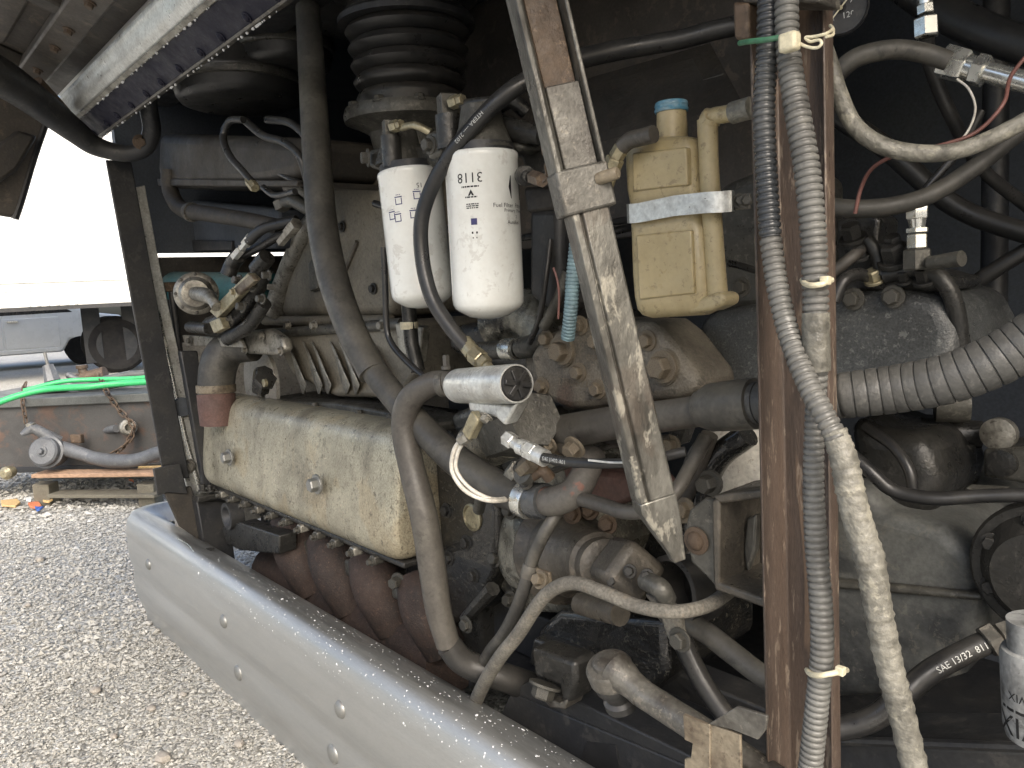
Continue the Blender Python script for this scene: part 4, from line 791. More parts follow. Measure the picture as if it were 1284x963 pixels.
# ------------------------------------------------------------------ throttle linkage cluster at the far end
def linkage():
    t = thing('throttle_actuator', 'round diaphragm actuator can at the far left of the engine', 'actuator')
    a = W(246,368,.12); d = (TOCAM(a)+XR*.05+REAR*.1).normalized(); R = 27*S(a)
    MB().lathe(a-d*.05, d, [(0,R*.7),(.02,R*.95),(.035,R),(.045,R),(.05,R*.93),(.052,R*.78),(.07,R*.76),(.085,R*.6),(.088,R*.2)], 36).build('can', 'alu_dull', t)
    for k in range(8):
        u, v = basis(d); an = k*.785; bolt(t, a-d*.003+(u*math.cos(an)+v*math.sin(an))*R*.87, d, .006, .006, 'galv_dark', 'screw', False, 16)
    MB().tube(cr([a+d*.03, W(262,372,.09), W(272,385,.09)], 4), [.02]*5+[.014]*4, 10).build('spout', 'alu_dull', t)
    t = thing('linkage_bracket', 'oily linkage bracket with brass bar and fuel fittings left of intake housing', 'bracket')
    MB().prism(poly([(262,390),(310,342),(318,350),(272,400)], .10), (0,.02,0)).build('bar', 'brass', t, .003); MB().prism(poly([(292,362),(313,344),(319,352),(298,370)], .096), (0,.014,0)).build('bar_end', 'rust_pale', t, .003); bolt(t, W(293,366,.09), REAR, .008, .008, 'brass')
    for p, w_ in (([(265,410,.14),(295,395,.15),(318,365,.16),(330,335,.17)], 26), ([(285,425,.15),(312,408,.16),(332,380,.17)], 18), ([(238,410,.11),(262,412,.11)], 14), ([(322,338,.15),(335,322,.16)], 22), ([(286,345,.13),(292,330,.14),(300,320,.14)], 20)):
        MB().tube(path(p, 5), rads(p, w_, 5) if len(p) > 2 else rads(p, w_, 1), 10).build('linkage_rod', 'cast_dark', t)
    MB().prism(poly([(262,404),(275,398),(280,412),(268,418)], .09), (0,.02,0)).build('clip', 'brass', t, .002)
    for px, py, s in ((300,352,9),(318,360,8),(330,375,8),(305,385,9),(345,360,7),(338,345,8),(290,402,8)): bolt(t, W(px, py, .12), (REAR+UP*random.uniform(-.3,.5)+XR*random.uniform(-.4,.4)).normalized(), s*S(W(px, py, .12))*.6, .016, 'cast_grey')
    m = MB(); pp = [W(x, y, .13) for x, y in ((294,322),(303,312),(308,306),(314,298))]; hexfit(m, pp[0], pp[1], .012); hexfit(m, pp[1], pp[2], .009); hexfit(m, pp[2], pp[3], .013); m.build('union', 'aluminium', t)
    m = MB(); pp = [W(x, y, .17) for x, y in ((352,304),(362,292),(372,280))]; hexfit(m, pp[0], pp[1], .012); hexfit(m, pp[1], pp[2], .016); m.build('union', 'alu_dull', t)
    T_hose('fuel_hose', 'black fuel hose arching from the linkage to the intake housing', [(312,302,.13),(328,288,.14),(345,282,.16),(372,276,.19)], 13, 'hose_black'); T_hose('fuel_hose', 'lower black fuel hose below the arched one', [(300,322,.15),(325,310,.16),(350,296,.18),(368,290,.2)], 11, 'hose_black')
    tt = thing('elbow_union', 'pair of metal elbow unions peeking left of the vertical hose', 'fitting')
    for x0, y0, x1, y1 in ((366,236,376,232), (354,254,368,250)):
        MB().tube([W(x0, y0, .2), W(x1, y1, .2), W(392, y1+16, .22)], [.016,.018,.015], 12).build('elbow', 'cast_grey', tt); m = MB(); hexfit(m, W(x0-3, y0+3, .2), W(x0+5, y0-1, .2), .02); m.build('nut', 'galv_dark', tt)
linkage()
def left_coolant():
    t = thing('coolant_elbow', 'dark rubber elbow with red silicone joint at the left of the rocker cover', 'elbow')
    P_ = [(318,432,.24),(290,436,.20),(275,455,.17),(271,490,.155),(273,530,.15)]; MB().tube(path(P_, 7), rads(P_, [42,44,46,44,40], 7), 20).build('elbow', 'hose', t)
    q = [(271,494,.155),(272,512,.152),(273,532,.15)]; MB().tube(path(q, 5), [r*1.03 for r in rads(q, [45,44,41], 5)], 20).build('silicone_joint', 'red_primer', t)
    ring_on('clamp', (271,487,.156), W(273,530,.15)-W(271,490,.155), 23*S((271,490,.155)), .022, 'rust_pale', t)
    t = thing('pulley_guard', 'pale curved guard plate with dark drive coupling behind the cover', 'guard')
    a = W(330,480,.32); MB().lathe(a, REAR, [(0,.12),(0.012,.12),(.012,.05),(0,.05)], 36).build('guard', 'inner_white', t)
    m = MB(); hexfit(m, W(326,490,.22), W(332,465,.22), .026); hexfit(m, W(332,478,.21), W(334,474,.21), .03); m.build('coupling', 'cast_dark', t); MB().lathe(W(334,480,.2), REAR, [(0,.011),(.008,.011)], 14).build('coupling_cap', 'brass', t)
    t = thing('lower_bracket', 'black belt tensioner and tray under the rocker cover end', 'tensioner')
    MB().lathe(W(292,646,.16), REAR, [(-.02,.04),(.02,.04),(.02,.03),(.0,.012)], 24).build('roller', 'frame_black', t); MB().prism(poly([(278,662),(300,655),(350,672),(350,695),(300,690),(284,682)], .15), (0,.05,0)).build('tray', 'cast_dark', t, .004)
left_coolant()
# ------------------------------------------------------------------ large hoses in front of the engine
V1 = [(386,10,.20),(391,90,.17),(397,190,.13),(404,280,.10),(418,350,.08),(441,415,.07),(468,468,.07)]
t = thing('coolant_hose', 'long grey brown coolant hose running down from the bay roof', 'hose'); hose('hose_body', V1, [30,33,36,38,39,38,38], 'hose', t, seg=20)
V2 = [(462,456,.072),(490,492,.075),(525,532,.08),(570,575,.09),(615,606,.10),(658,626,.105)]
t = thing('coolant_pipe', 'grey coolant pipe slanting down to the hose clamp', 'pipe'); hose('pipe', V2, [33,34,36,40,43,44], 'hose', t, seg=20)
ring_on('clamp', (660,626,.105), W(670,630,.105)-W(650,622,.103), 22*S((660,626,.105)), .020, 'chrome', t); ring_on('rubber_joint', (676,628,.107), W(690,628,.107)-W(665,627,.105), 21*S((676,628,.105)), .028, 'loom_black', t)
bolt(t, W(661,606,.09), (REAR+UP).normalized(), .008, .02, 'galv_dark', 'clamp_screw')
t = thing('coolant_outlet', 'worn elbow outlet with bare orange paint beside the clamp', 'pipe')
p_ = [(668,627,.108),(695,628,.11),(718,618,.12),(733,596,.14),(742,570,.17)]; hose('elbow', p_, [34,38,38,36,36], 'elbow_worn', t, seg=18)
t = thing('vertical_hose', 'thick grey brown hose curving over and down past the rocker cover', 'hose')
V3 = [(568,478,.09),(540,482,.075),(514,502,.06),(507,535,.055),(516,585,.055),(531,645,.055),(541,705,.06),(550,765,.065),(562,808,.075),(585,832,.10),(640,852,.16)]
hose('hose_body', V3[:9], [29,31,33,33,33,35,35,33,30], 'hose_brown', t, seg=20); hose('lower_end', V3[8:]+[(700,872,.26),(760,880,.4)], [32,34,36,36,36], 'rubber', t, seg=18)
ring_on('clamp', (557,481,.084), W(568,478,.09)-W(545,481,.078), 15*S((557,481,.085)), .014, 'galv_dark', t); bolt(t, W(560,462,.085), UP, .006, .02, 'galv_dark', 'clamp_screw')
FB = [(1010,22,.36),(960,28,.33),(905,36,.30),(850,50,.27),(780,62,.22),(720,76,.16),(672,95,.11),(630,122,.07),(588,165,.045),(553,212,.03),(530,268,.02),(529,320,.018),(541,372,.02),(566,412,.03),(590,440,.04)]
t = thing('filter_hose', 'black printed fuel hose looping across the white filters', 'hose'); hose('hose_body', FB, [24,24,24,24,25,25,24,22,20,19,19,19,19,19,18], 'hose_black', t, seg=16)
print_on_tube('hose_print', FB, 19, '11/32 SAE J1402  21102  SPC  2AE J1402  11/32', .92, .0085, -.55, t)
print_on_tube('hose_print', FB, 22, 'HTERA ---- 2102', .46, .008, -.4, t)
m = MB(); pp = [W(x, y, .04) for x, y in ((582,429),(593,443),(604,452),(610,458),(616,466))]; m.tube([pp[0], pp[1]], [.012,.0125], 14); hexfit(m, pp[1], pp[2], .0135); hexfit(m, pp[2], pp[3], .0115); m.tube([pp[3], pp[4]], .008, 12); m.build('end_fitting', 'brass', t)
t = thing('fuel_line', 'thin black metal fuel line beside the small filter', 'pipe'); hose('line', [(481,310,.10),(483,360,.10),(485,410,.10),(492,432,.10),(512,455,.10),(532,472,.10)], 8, 'hose_black', t)
t = thing('breather_tube', 'dark vertical tube with pale clip below the small filter', 'tube'); MB().tube([W(512,380,.16), W(516,430,.16), W(524,465,.16)], .014, 14).build('tube', 'cast_dark', t); ring_on('clip', (513,408,.16), UP, .015, .014, 'cable_tie', t)
MB().prism(poly([(495,405),(530,410),(525,455),(500,440)], .21), (0,.02,0)).build('tab', 'alu_dull', t, .003)
# ------------------------------------------------------------------ solenoid canister
def solenoid():
    t = thing('silver_canister', 'silver cylinder with black end cap and wire below the filters', 'canister')
    a, b = W(573,484,.035), W(648,481,.0); d = b-a; L = d.length; R = 23*S((600,482,.02))
    MB().lathe(a, d, [(0,R*.5),(0,R*.9),(.006,R*.98),(.012,R),(L-.004,R),(L,R*.97),(L,R*.9),(L-.005,R*.88)], 40).build('barrel', 'aluminium', t)
    cap = MB().lathe(b-d.normalized()*.008, d, [(0,R*.2),(0,R*.9),(.006,R*.88),(.009,R*.8),(.01,R*.1)], 32).build('end_cap', 'hose_black', t)
    u = UP - d.normalized()*UP.dot(d.normalized()); u.normalize(); v = d.normalized().cross(u)
    for an in (0.3, 1.35, 2.4): q = u*math.cos(an)+v*math.sin(an); MB().box(b+d.normalized()*.003, q, q.cross(d.normalized()), d.normalized(), R*1.5, .007, .006).build('rib', 'hose_black', cap, .001)
    MB().prism(poly([(586,502),(606,504),(640,508),(648,505),(632,534),(622,524),(606,520),(588,516)], .015), (0,.025,0)).build('mounting_foot', 'aluminium', t, .004)
    m = MB(); p = [W(x, y, .01) for x, y in ((600,520),(588,546),(578,552))]; m.box((p[0]+p[1])/2, (p[1]-p[0]).normalized(), YF, (p[1]-p[0]).normalized().cross(YF), (p[1]-p[0]).length, .016, .020); m.build('terminal', 'brass', t, .003); m = MB(); hexfit(m, p[1], p[2], .010); m.build('terminal_nut', 'alu_dull', t)
    bolt(t, W(610,522,.01), (REAR-UP).normalized(), .007, .008, 'alu_dull')
    t2 = thing('white_wire', 'pair of white wires looping below the silver cylinder', 'wire')
    hose('wire', [(578,551,.01),(569,566,.01),(567,590,.012),(580,612,.016),(600,624,.03),(622,628,.05),(650,624,.12)], 6, 'wire_white', t2); hose('wire', [(582,553,.012),(574,568,.012),(572,588,.013),(584,607,.018),(602,620,.03),(622,626,.055),(650,622,.12)], 5, 'wire_white', t2)
    t3 = thing('hex_plug', 'large dark hexagon plug under the silver cylinder', 'plug'); m = MB(); hexfit(m, W(625,545,.16), W(672,525,.10), .048); m.build('hexagon', 'cast_grey', t3); MB().tube([W(600,560,.2), W(640,540,.15)], .045, 20).build('neck', 'oily_alu', t3)
solenoid()
t = thing('braided_hose', 'black hose with white stripe and grey end fitting, running level', 'hose')
BH = [(682,574,.03),(720,580,.03),(770,581,.035),(815,576,.04),(860,566,.06)]; hose('hose_body', BH, 13, 'hose_black', t); hose('stripe', [(738,577,.0225),(770,580,.0275),(800,579,.0315)], 3, 'print_white', t)
m = MB(); pp = [W(x, y, .035) for x, y in ((634,548),(644,555),(652,560),(660,563),(672,569),(684,575))]; hexfit(m, pp[0], pp[1], .011); m.tube([pp[1], pp[2]], .008, 10); m.tube([pp[2], pp[3]], .0115, 12); hexfit(m, pp[3], pp[4], .0125); m.tube([pp[4], pp[5]], .012, 14); m.build('end_fitting', 'aluminium', t)
print_on_tube('hose_print', BH, 13, 'SAE J1402-A01', .004, .007, -.2, t)
# ------------------------------------------------------------------ lower steel lines
T_hose('steel_line', 'dark grey steel line curling down between clip and sump', [(700,640,.12),(683,668,.10),(668,700,.09),(658,735,.08),(645,770,.08),(630,798,.085),(612,822,.11),(596,858,.18)], 17, 'hose', 'pipe')
t = thing('line_clip', 'small rusty clip and bolt holding the dark steel line', 'clip'); ring_on('band', (664,716,.086), W(658,735,.08)-W(668,700,.09), .0105, .02, 'hose_brown', t); bolt(t, W(678,728,.075), (REAR+UP*.5).normalized(), .009, .012, 'rust_pale'); MB().prism(poly([(670,712),(688,718),(690,736),(676,732)], .085), (0,.006,0)).build('tab', 'rust_pale', t, .002)
T_hose('pale_line', 'pale speckled pipe sweeping from the sump to the post bracket', [(592,890,.13),(608,855,.085),(627,824,.06),(650,795,.055),(675,757,.05),(695,738,.05),(720,731,.05),(755,742,.05),(800,760,.055),(845,767,.06),(885,760,.10),(912,743,.15),(935,722,.2)], 18, 'hose_dusty', 'pipe')
T_hose('grey_loop_hose', 'grey hose dipping behind the galvanised strut', [(728,625,.12),(755,633,.11),(785,642,.10),(820,638,.10),(848,615,.12),(866,585,.15),(885,548,.18)], 19, 'hose_brown')
t = thing('suction_pipe', 'thick dark pipe with bolted flange under the pump cover', 'pipe')
SP = [(690,545,.16),(715,540,.15),(770,530,.14),(830,522,.13),(885,514,.12)]; hose('pipe', SP, [44,44,42,40,40], 'hose_brown', t, seg=20)
MB().prism(poly([(680,552),(692,540),(712,555),(722,578),(702,572)], .13), (0,.03,0)).build('flange', 'cast_brown', t, .006); bolt(t, W(688,556,.12), (REAR-UP*.4).normalized(), .011, .014, 'rust_pale'); bolt(t, W(721,560,.11), (REAR-UP*.5).normalized(), .012, .016, 'rust_pale')
# coupling sleeve and large ribbed hose
t = thing('ribbed_duct_hose', 'large grey ribbed suction hose sweeping right behind the post', 'hose')
q = [(878,513,.115),(893,511,.115),(925,508,.115),(948,506,.115)]; MB().tube([P3(p) for p in q], [r for r in (.022,.0285,.0295,.029)], 24).build('cuff', 'hose', t)
BG = [(940,506,.115),(1000,502,.12),(1055,496,.13),(1120,488,.15),(1180,477,.16),(1230,460,.17),(1270,440,.18),(1320,408,.19)]
corrugated('ribbed_body', BG, [54,56,58,61,63,65,66,67], 'big_hose', .0125, t, depth=.085, seg=28, duty=.9)
# red brace and dark iron under the pump cover
t = thing('red_brace', 'faded red painted iron brace behind the strut', 'brace'); MB().prism(poly([(700,575),(745,590),(820,600),(828,618),(800,625),(760,640),(720,640)], .24), (0,.05,0)).build('plate', 'red_primer', t, .008); MB().prism(poly([(786,606),(822,612),(824,630),(798,622)], .18), (0,.03,0)).build('painted_edge', 'red_paint', t, .004)
t = thing('brass_drain_cock', 'small brass tap half hidden behind the strut', 'tap'); MB().tube([W(742,538,.19), W(770,545,.18), W(800,548,.17)], [.014,.016,.01], 10).build('body', 'cast_dark', t); m = MB(); hexfit(m, W(785,553,.16), W(800,553,.16), .014); m.build('nut', 'brass', t)
# ================================================================== FRONT FURNITURE
def strut():
    t = thing('door_strut', 'worn galvanised steel channel strut slanting across the bay', 'strut')
    top, bot = W(668,-30,-.09), W(832,668,.005); d = (bot-top); L = d.length; d.normalize()
    n = TOCAM((740,330,0)); n = (n - d*n.dot(d)).normalized(); n = (n*.9 + d.cross(n)*(-.30)).normalized(); n = (n - d*n.dot(d)).normalized(); s = d.cross(n).normalized()
    if s.dot(RIGHT) < 0: s = -s
    w_ = 60*S((740,330,0)); k = w_/2; th = .004; dep = .020
    def sec(l, w2, base, o=0): return [base + d*l + s*a + n*b for a, b in ((-w2,-dep),(-w2,o),(w2,o),(w2,-dep),(w2-th,-dep),(w2-th,o-th),(-w2+th,o-th),(-w2+th,-dep))]
    Lb = L*.36
    # outer channel (upper, open towards the viewer) and inner tube (lower)
    def chan(l0, l1): return MB().loft([[top + d*l + s*a + n*b for a, b in ((-k,.012),(-k,-dep),(k,-dep),(k,.012),(k-.005,.012),(k-.005,-dep+.005),(-k+.016,-dep+.005),(-k+.010,.006),(-k+.006,.012))] for l in (l0, l1)])
    chan(0, Lb*.93).build('upper_channel', 'galv', t, .0015)
    MB().loft([[top + d*l + s*a + n*b for a, b in ((-k*.5,-.004),(k*.75,-.004),(k*.75,-.010),(-k*.5,-.010))] for l in (0, Lb*.55)]).build('slide_groove', 'rust', t, .001)
    MB().loft([[top + d*l + s*a + n*b for a, b in ((-k*.55,.004),(k*.78,.004),(k*.78,-.012),(-k*.55,-.012))] for l in (Lb*.50, Lb*.95)]).build('slider', 'galv_dark', t, .0015)
    lo = MB().loft([[top + d*l + s*a + n*b for a, b in ((-k*.78,.004),(-k*.72,.008),(-k*.45,.008),(-k*.38,.0035),(-k*.30,.008),(k*.72,.008),(k*.80,.004),(k*.8,-dep),(-k*.78,-dep))] for l in (Lb*.9, L*.93)]).build('lower_tube', 'galv', t, .001)
    e0 = top + d*(L*.93)
    MB().loft([[e0 + d*l + s*(a*f + sh) + n*b*g for a, b in ((-k*.78,.008),(k*.8,.008),(k*.8,-dep),(-k*.78,-dep))] for l, f, g, sh in ((0,1,1,0),(.012,1,1,0),(.040,.72,.85,.005),(.066,.42,.6,.009),(.078,.34,.5,.010))]).build('flattened_end', 'galv', t, .002)
    cb = top + d*(Lb*1.0)
    MB().loft([[cb + d*l + s*a + n*b for a, b in ((-k*1.06,.0125),(k*1.06,.0125),(k*1.06,-dep-.003),(-k*1.06,-dep-.003))] for l in (-.023, .023)]).build('collar', 'galv_dark', t, .003)
    MB().lathe(cb + s*k*.55 + n*.01 - d*.006, (n*.75+s*.6).normalized(), [(0,.0065),(.022,.0065),(.024,.005)], 14).build('lock_pin', 'rust_pale', t)
    chain('locking_chain', 'short rusty chain tied to the collar of the galvanised strut', [W(684,182,.01), W(688,205,.0), W(690,218,.01), W(682,228,.03)], .0105, 'rust')
    t2 = thing('chain_anchor', 'rusty bolt anchoring the chain next to the large filter', 'bolt'); m = MB(); hexfit(m, W(668,222,.08), W(680,226,.05), .010); m.build('nut', 'rust', t2); MB().lathe(W(657,220,.1), W(680,226,.05)-W(657,220,.1), [(0,.014),(.012,.014),(.013,.008),(.04,.008)], 14).build('shank', 'cast_dark', t2)
strut()
def reservoir():
    t = thing('coolant_reservoir', 'yellowed plastic reservoir bottle with blue taped cap and strap', 'reservoir')
    Y = .14
    def ring(pts, yy): return [W(x, y, yy) for x, y in pts]
    # bottle as a lofted rounded block: sections along height, front face at Y
    secs = []
    spec = [(400,812,885,.45),(396,803,892,.75),(388,799,895,.95),(372,796,896,1.0),(345,794,894,1.0),(290,792,890,1.0),(282,791,886,.96),(274,791,886,.93),(252,789,884,.93),(245,788,884,.97),(238,787,883,1.0),(205,785,880,1.0),(188,785,880,1.0),(180,787,878,.95),(175,792,874,.85),(172,800,866,.6)]
    for py, xa, xb, f in spec:
        a, b = W(xa-9, py, Y), W(xb-17, py-(xb-xa)*.045, Y); c = (a+b)/2; hx = (b-a).length/2; ux = (b-a).normalized(); dep = .027*f; r = []
        for k in range(28):
            an = 2*math.pi*k/28; ca, sa = math.cos(an), math.sin(an); p = 4.5
            r.append(c + YF*.030 + ux*(hx*math.copysign(abs(ca)**(2/p), ca)) + YF*(dep*math.copysign(abs(sa)**(2/p), sa)))
        secs.append(r)
    b = MB().loft(secs).build('bottle', 'reservoir', t, ang=70)
    # pressed panels on the front
    for q in ([(792,192),(860,184),(862,232),(793,240)], [(797,295),(866,288),(870,368),(801,376)]):
        MB().prism(poly(q, Y+.0005), (0,.012,0)).build('pressed_panel', 'reservoir', b, .0025, bseg=3)
    # external filler pipe on the right side
    q = [(935,136,.16),(912,143,.15),(892,146,.14),(885,162,.135),(889,210,.135),(897,290,.135),(908,372,.135)]; hose('side_tube', [(887,150,.165),(889,210,.165),(894,290,.165),(900,376,.165)], [26,25,25,26], 'reservoir', t, seg=18)
    MB().tube(path([(889,156,.165),(892,147,.165),(905,144,.165),(918,142,.165)], 6), [14*S((890,150,.135))]*7+[11*S((890,150,.135))]*12, 18).build('tube_elbow', 'reservoir', t)
    MB().tube([W(918,142,.165), W(942,135,.165)], 14*S((920,140,.145)), 18).build('tube_cap', 'tape', t)
    MB().prism(poly([(862,394),(864,378),(900,365),(909,370),(908,382),(890,390)], .148), (0,.035,0)).build('bottom_web', 'reservoir', t, .008, bseg=3)
    # neck and cap
    a = W(843,176,.17); R = 19*S(a)
    MB().lathe(a, UP, [(-.02,R),(.018,R),(.028,R*.97),(.04,R*.97)], 32).build('neck', 'reservoir', t); MB().lathe(a+UP*.034, UP, [(0,R*1.0),(0,R*1.06),(.003,R*1.12),(.006,R*1.05),(.008,R*1.1),(.012,R*1.04),(.013,R*.95),(.013,R*.3)], 32).build('taped_cap', 'blue_tape', t)
    # strap
    m = MB(); rs = []
    c0 = [(789,270),(789,258),(884,240),(914,238)]
    loop = [W(787,268,Y+.06), W(786,268,Y+.01), W(789,268,Y-.004), W(800,267,Y-.005), W(845,258,Y-.005), W(884,254,Y-.004), W(905,253,Y+.004), W(916,252,Y+.012), W(920,252,Y+.04)]
    h = 25*S((850,258,Y)); n = len(loop); vs = []
    for p in loop: vs += [p+UP*h/2, p-UP*h/2]
    off = [Vector((0,.0025,0))]*n; vs2 = [v+Vector((0,.0025,0)) for v in vs]
    fs = [(2*i,2*i+2,2*i+3,2*i+1) for i in range(n-1)]; m.add(vs+vs2, fs + [tuple(2*n+j for j in reversed(f)) for f in fs] + [(2*i,2*n+2*i,2*n+2*i+2,2*i+2) for i in range(n-1)] + [(2*i+1,2*i+3,2*n+2*i+3,2*n+2*i+1) for i in range(n-1)] + [(0,1,2*n+1,2*n),(2*n-2,4*n-2,4*n-1,2*n-1)])
    s_ = m.build('strap', 'aluminium', t, ang=30)
    for px in (926,934): bolt(s_, W(px, 252, .17), (REAR+XR).normalized(), .006, .01, 'galv')
    MB().prism(poly([(914,246),(940,242),(940,262),(914,264)], .17), (0,.004,0)).build('strap_lug', 'galv', s_, .001)
    v, f = text2d('MAX', .009); o = W(818,193,Y-.003)
    # fill hose at its left
    t2 = thing('reservoir_hose', 'steel braided fitting and hose joining the reservoir at left', 'hose'); m = MB(); pp = [W(x, y, .12) for x, y in ((820,168),(805,172),(790,176),(780,184),(772,198),(766,212),(760,236))]
    m.tube(cr(pp[:4], 4), .0105, 12); m.build('elbow', 'hose_brown', t2); m = MB(); hexfit(m, pp[3], pp[4], .010); hexfit(m, pp[4], pp[5], .012); m.tube([pp[5], pp[6]], [.011,.009], 12); m.build('union', 'brass', t2); MB().tube(cr([pp[6], W(752,262,.14), W(748,300,.18)], 6), .010, 10).build('hose_body', 'hose_black', t2)
reservoir()
def post():
    t = thing('channel_post', 'rusty brown steel channel post standing in front of the bay', 'post')
    Y = .05
    tl, tr, bl, br = W(938,-30,Y), W(1017,-30,Y), W(962,1000,Y), W(1031,1000,Y)
    def pt(u, z, y): # u 0..1 across
        a, b = tl.lerp(bl, z), tr.lerp(br, z); return a.lerp(b, u) + YF*(y)
    wd = (tr-tl).length
    sec = [(0,0),(0.05,-.002),(0.06,0.0),(.085,.030),(.13,.036),(.88,.036),(.93,.034),(.945,.026),(.96,.024),(.99,.024),(1.0,.027),(1.0,.041),(0,.043)]
    MB().loft([[pt(u, z, y) for u, y in sec] for z in (0,.25,.5,.75,1)]).build('channel', 'rust_post', t, .0015)
    MB().prism([W(918,2,.03), W(938,2,.03), W(940,48,.03), W(932,52,.03), W(920,48,.03)], (0,.02,0)).build('top_lug', 'rust', t, .003)
    MB().prism([W(930,-30,.03), W(1028,-30,.03), W(1028,3,.03), W(930,3,.03)], (0,.04,0)).build('top_plate', 'galv_dark', t, .003)
    # box bracket behind the post
    t2 = thing('post_bracket', 'rusty open box bracket bolted to the post behind the strut', 'bracket')
    Yb = .09
    o = [(893,626),(955,618),(962,760),(938,752),(900,735)]
    m = MB()
    m.prism(poly([(892,628),(902,624),(902,738),(894,732)], Yb), (0,.09,0)); m.prism(poly([(892,622),(962,612),(962,624),(902,632)], Yb), (0,.09,0)); m.prism(poly([(894,728),(962,752),(962,764),(896,740)], Yb), (0,.09,0)); m.build('box', 'cast_brown', t2, .003)
    MB().prism(poly([(900,622),(965,612),(965,764),(900,740)], Yb+.088), (0,.004,0)).build('back_plate', 'bay_brown', t2)
    MB().prism(poly([(858,665),(864,640),(884,624),(900,626),(902,742),(890,728),(866,705)], .10), (0,.008,0)).build('side_plate', 'cast_grey', t2, .003)
    bolt(t2, W(873,678,.098), REAR, .012, .008, 'rust', seg=16); bolt(t2, W(918,705,Yb+.085), REAR, .010, .012, 'rust_pale'); MB().prism(poly([(936,650),(948,645),(946,690),(936,718),(932,690)], .14), (0,.012,0)).build('tongue', 'galv', t2, .003)
    t3 = thing('lower_angle', 'rusty bent angle bracket at the foot of the post', 'bracket')
    MB().prism(poly([(856,896),(884,908),(890,908),(890,1000),(858,1000),(858,952),(866,950),(868,932),(858,928)], -.01), (0,.005,0)).build('torn_flange', 'rust_pale', t3, .001)
    MB().prism([W(888,908,-.01), W(924,886,-.01), W(962,898,-.01), W(960,915,-.01), W(950,928,-.01), W(920,916,-.01)], (0,.004,0)).build('shelf', 'galv_dark', t3, .001)
    MB().prism(poly([(890,908),(928,922),(930,1000),(890,1000)], -.008), (0,.004,0)).build('web', 'rust_pale', t3, .001)
post()
def looms():
    t = thing('black_loom', 'split corrugated loom, black at top, crossing right into taped bundle', 'cable loom')
    corrugated('conduit', [(964,-20,.02),(962,60,.02),(958,140,.02),(961,220,.02),(966,300,.018)], 28, 'loom_black', .0064, t, .15)
    corrugated('conduit', [(966,298,.018),(975,360,.015),(988,415,.012),(1000,450,.006)], 28, 'loom_grey', .0064, t, .17)
    corrugated('conduit', [(999,448,.006),(1015,485,.0),(1032,518,-.005),(1050,552,-.005)], 29, 'loom_grey', .0064, t, .17)
    P_ = [(1046,540,-.004),(1058,575,-.004),(1066,615,-.004),(1076,655,-.003),(1090,700,0),(1098,745,.003),(1106,790,.006),(1118,845,.01),(1132,900,.015),(1152,985,.02)]
    pp = path(P_, 12); rr = rads(P_, [30,34,35,36,37,35,34,33,33,32], 12); rr = [r*(1+.05*math.sin(i*1.9)+random.uniform(-.035,.035)) for i, r in enumerate(rr)]; MB().tube(pp, rr, 18).build('taped_bundle', 'tape', t, ang=80)
    t = thing('grey_loom', 'grey corrugated loom running down the inside of the post', 'cable loom')
    corrugated('conduit', [(986,-20,.018),(988,60,.018),(998,130,.018),(1010,200,.018),(1018,270,.018),(1022,345,.018),(1023,400,.017)], [30,30,32,33,33,33,32], 'loom_grey', .0066, t, .17)
    P_ = [(1023,392,.017),(1023,425,.017),(1025,465,.018)]; MB().tube(path(P_, 10), [r*(1+random.uniform(-.03,.03)) for r in rads(P_, [33,34,32], 10)], 18).build('tape_wrap', 'tape', t, ang=80)
    corrugated('conduit', [(1025,460,.02),(1022,520,.024),(1020,600,.024),(1023,680,.024),(1029,750,.022),(1031,815,.02),(1026,870,.02),(1014,985,.02)], [27,25,26,28,29,29,29,30], 'loom_grey', .0064, t, .17)
    for nm, lab, c, px0, px1 in (('cable_tie', 'pale cable tie round the grey loom halfway up the post', (1023,353), 1006, 1043), ('cable_tie', 'pale cable tie low on the loom with its tail past the post', (1031,842), 1012, 1062)):
        t = thing(nm, lab, 'cable tie', 'cable ties on the post')
        p = path([(px0,c[1]-2,.02),(px0+4,c[1]+3,.004),(c[0]-4,c[1]+5,-.004),(c[0]+9,c[1]+3,-.001),(px1-8,c[1],.01),(px1,c[1]-2,.02)], 5); MB().tube(p, .0026, 8).build('band', 'cable_tie', t); MB().box(W(px1-8, c[1]-1, .008), XR, YF, UP, .008, .007, .008).build('head', 'cable_tie', t, .001)
    t = thing('green_wire', 'green wire wrapped round the dark loom near the top of the post', 'wire'); hose('wire', [(928,54,.03),(940,52,.01),(960,50,.0),(980,47,.0),(988,50,-.002)], 7, 'wire_green', t)
    t = thing('knotted_tie', 'pale knotted tie looped through the post near the gauge', 'cable tie'); MB().box(W(990,53,-.003), XR, YF, UP, .017, .012, .016).build('head', 'cable_tie', t, .003)
    hose('cord', [(996,50,0),(1010,58,.0),(1024,60,.0),(1030,55,.0),(1027,50,.0),(1016,52,.0),(1010,47,.0),(1020,46,.0),(1036,42,.0),(1044,36,.02),(1041,32,.035)], 4, 'cable_tie', t); hose('cord', [(1036,46,.0),(1044,44,.01),(1045,37,.02)], 4, 'cable_tie', t)
looms()
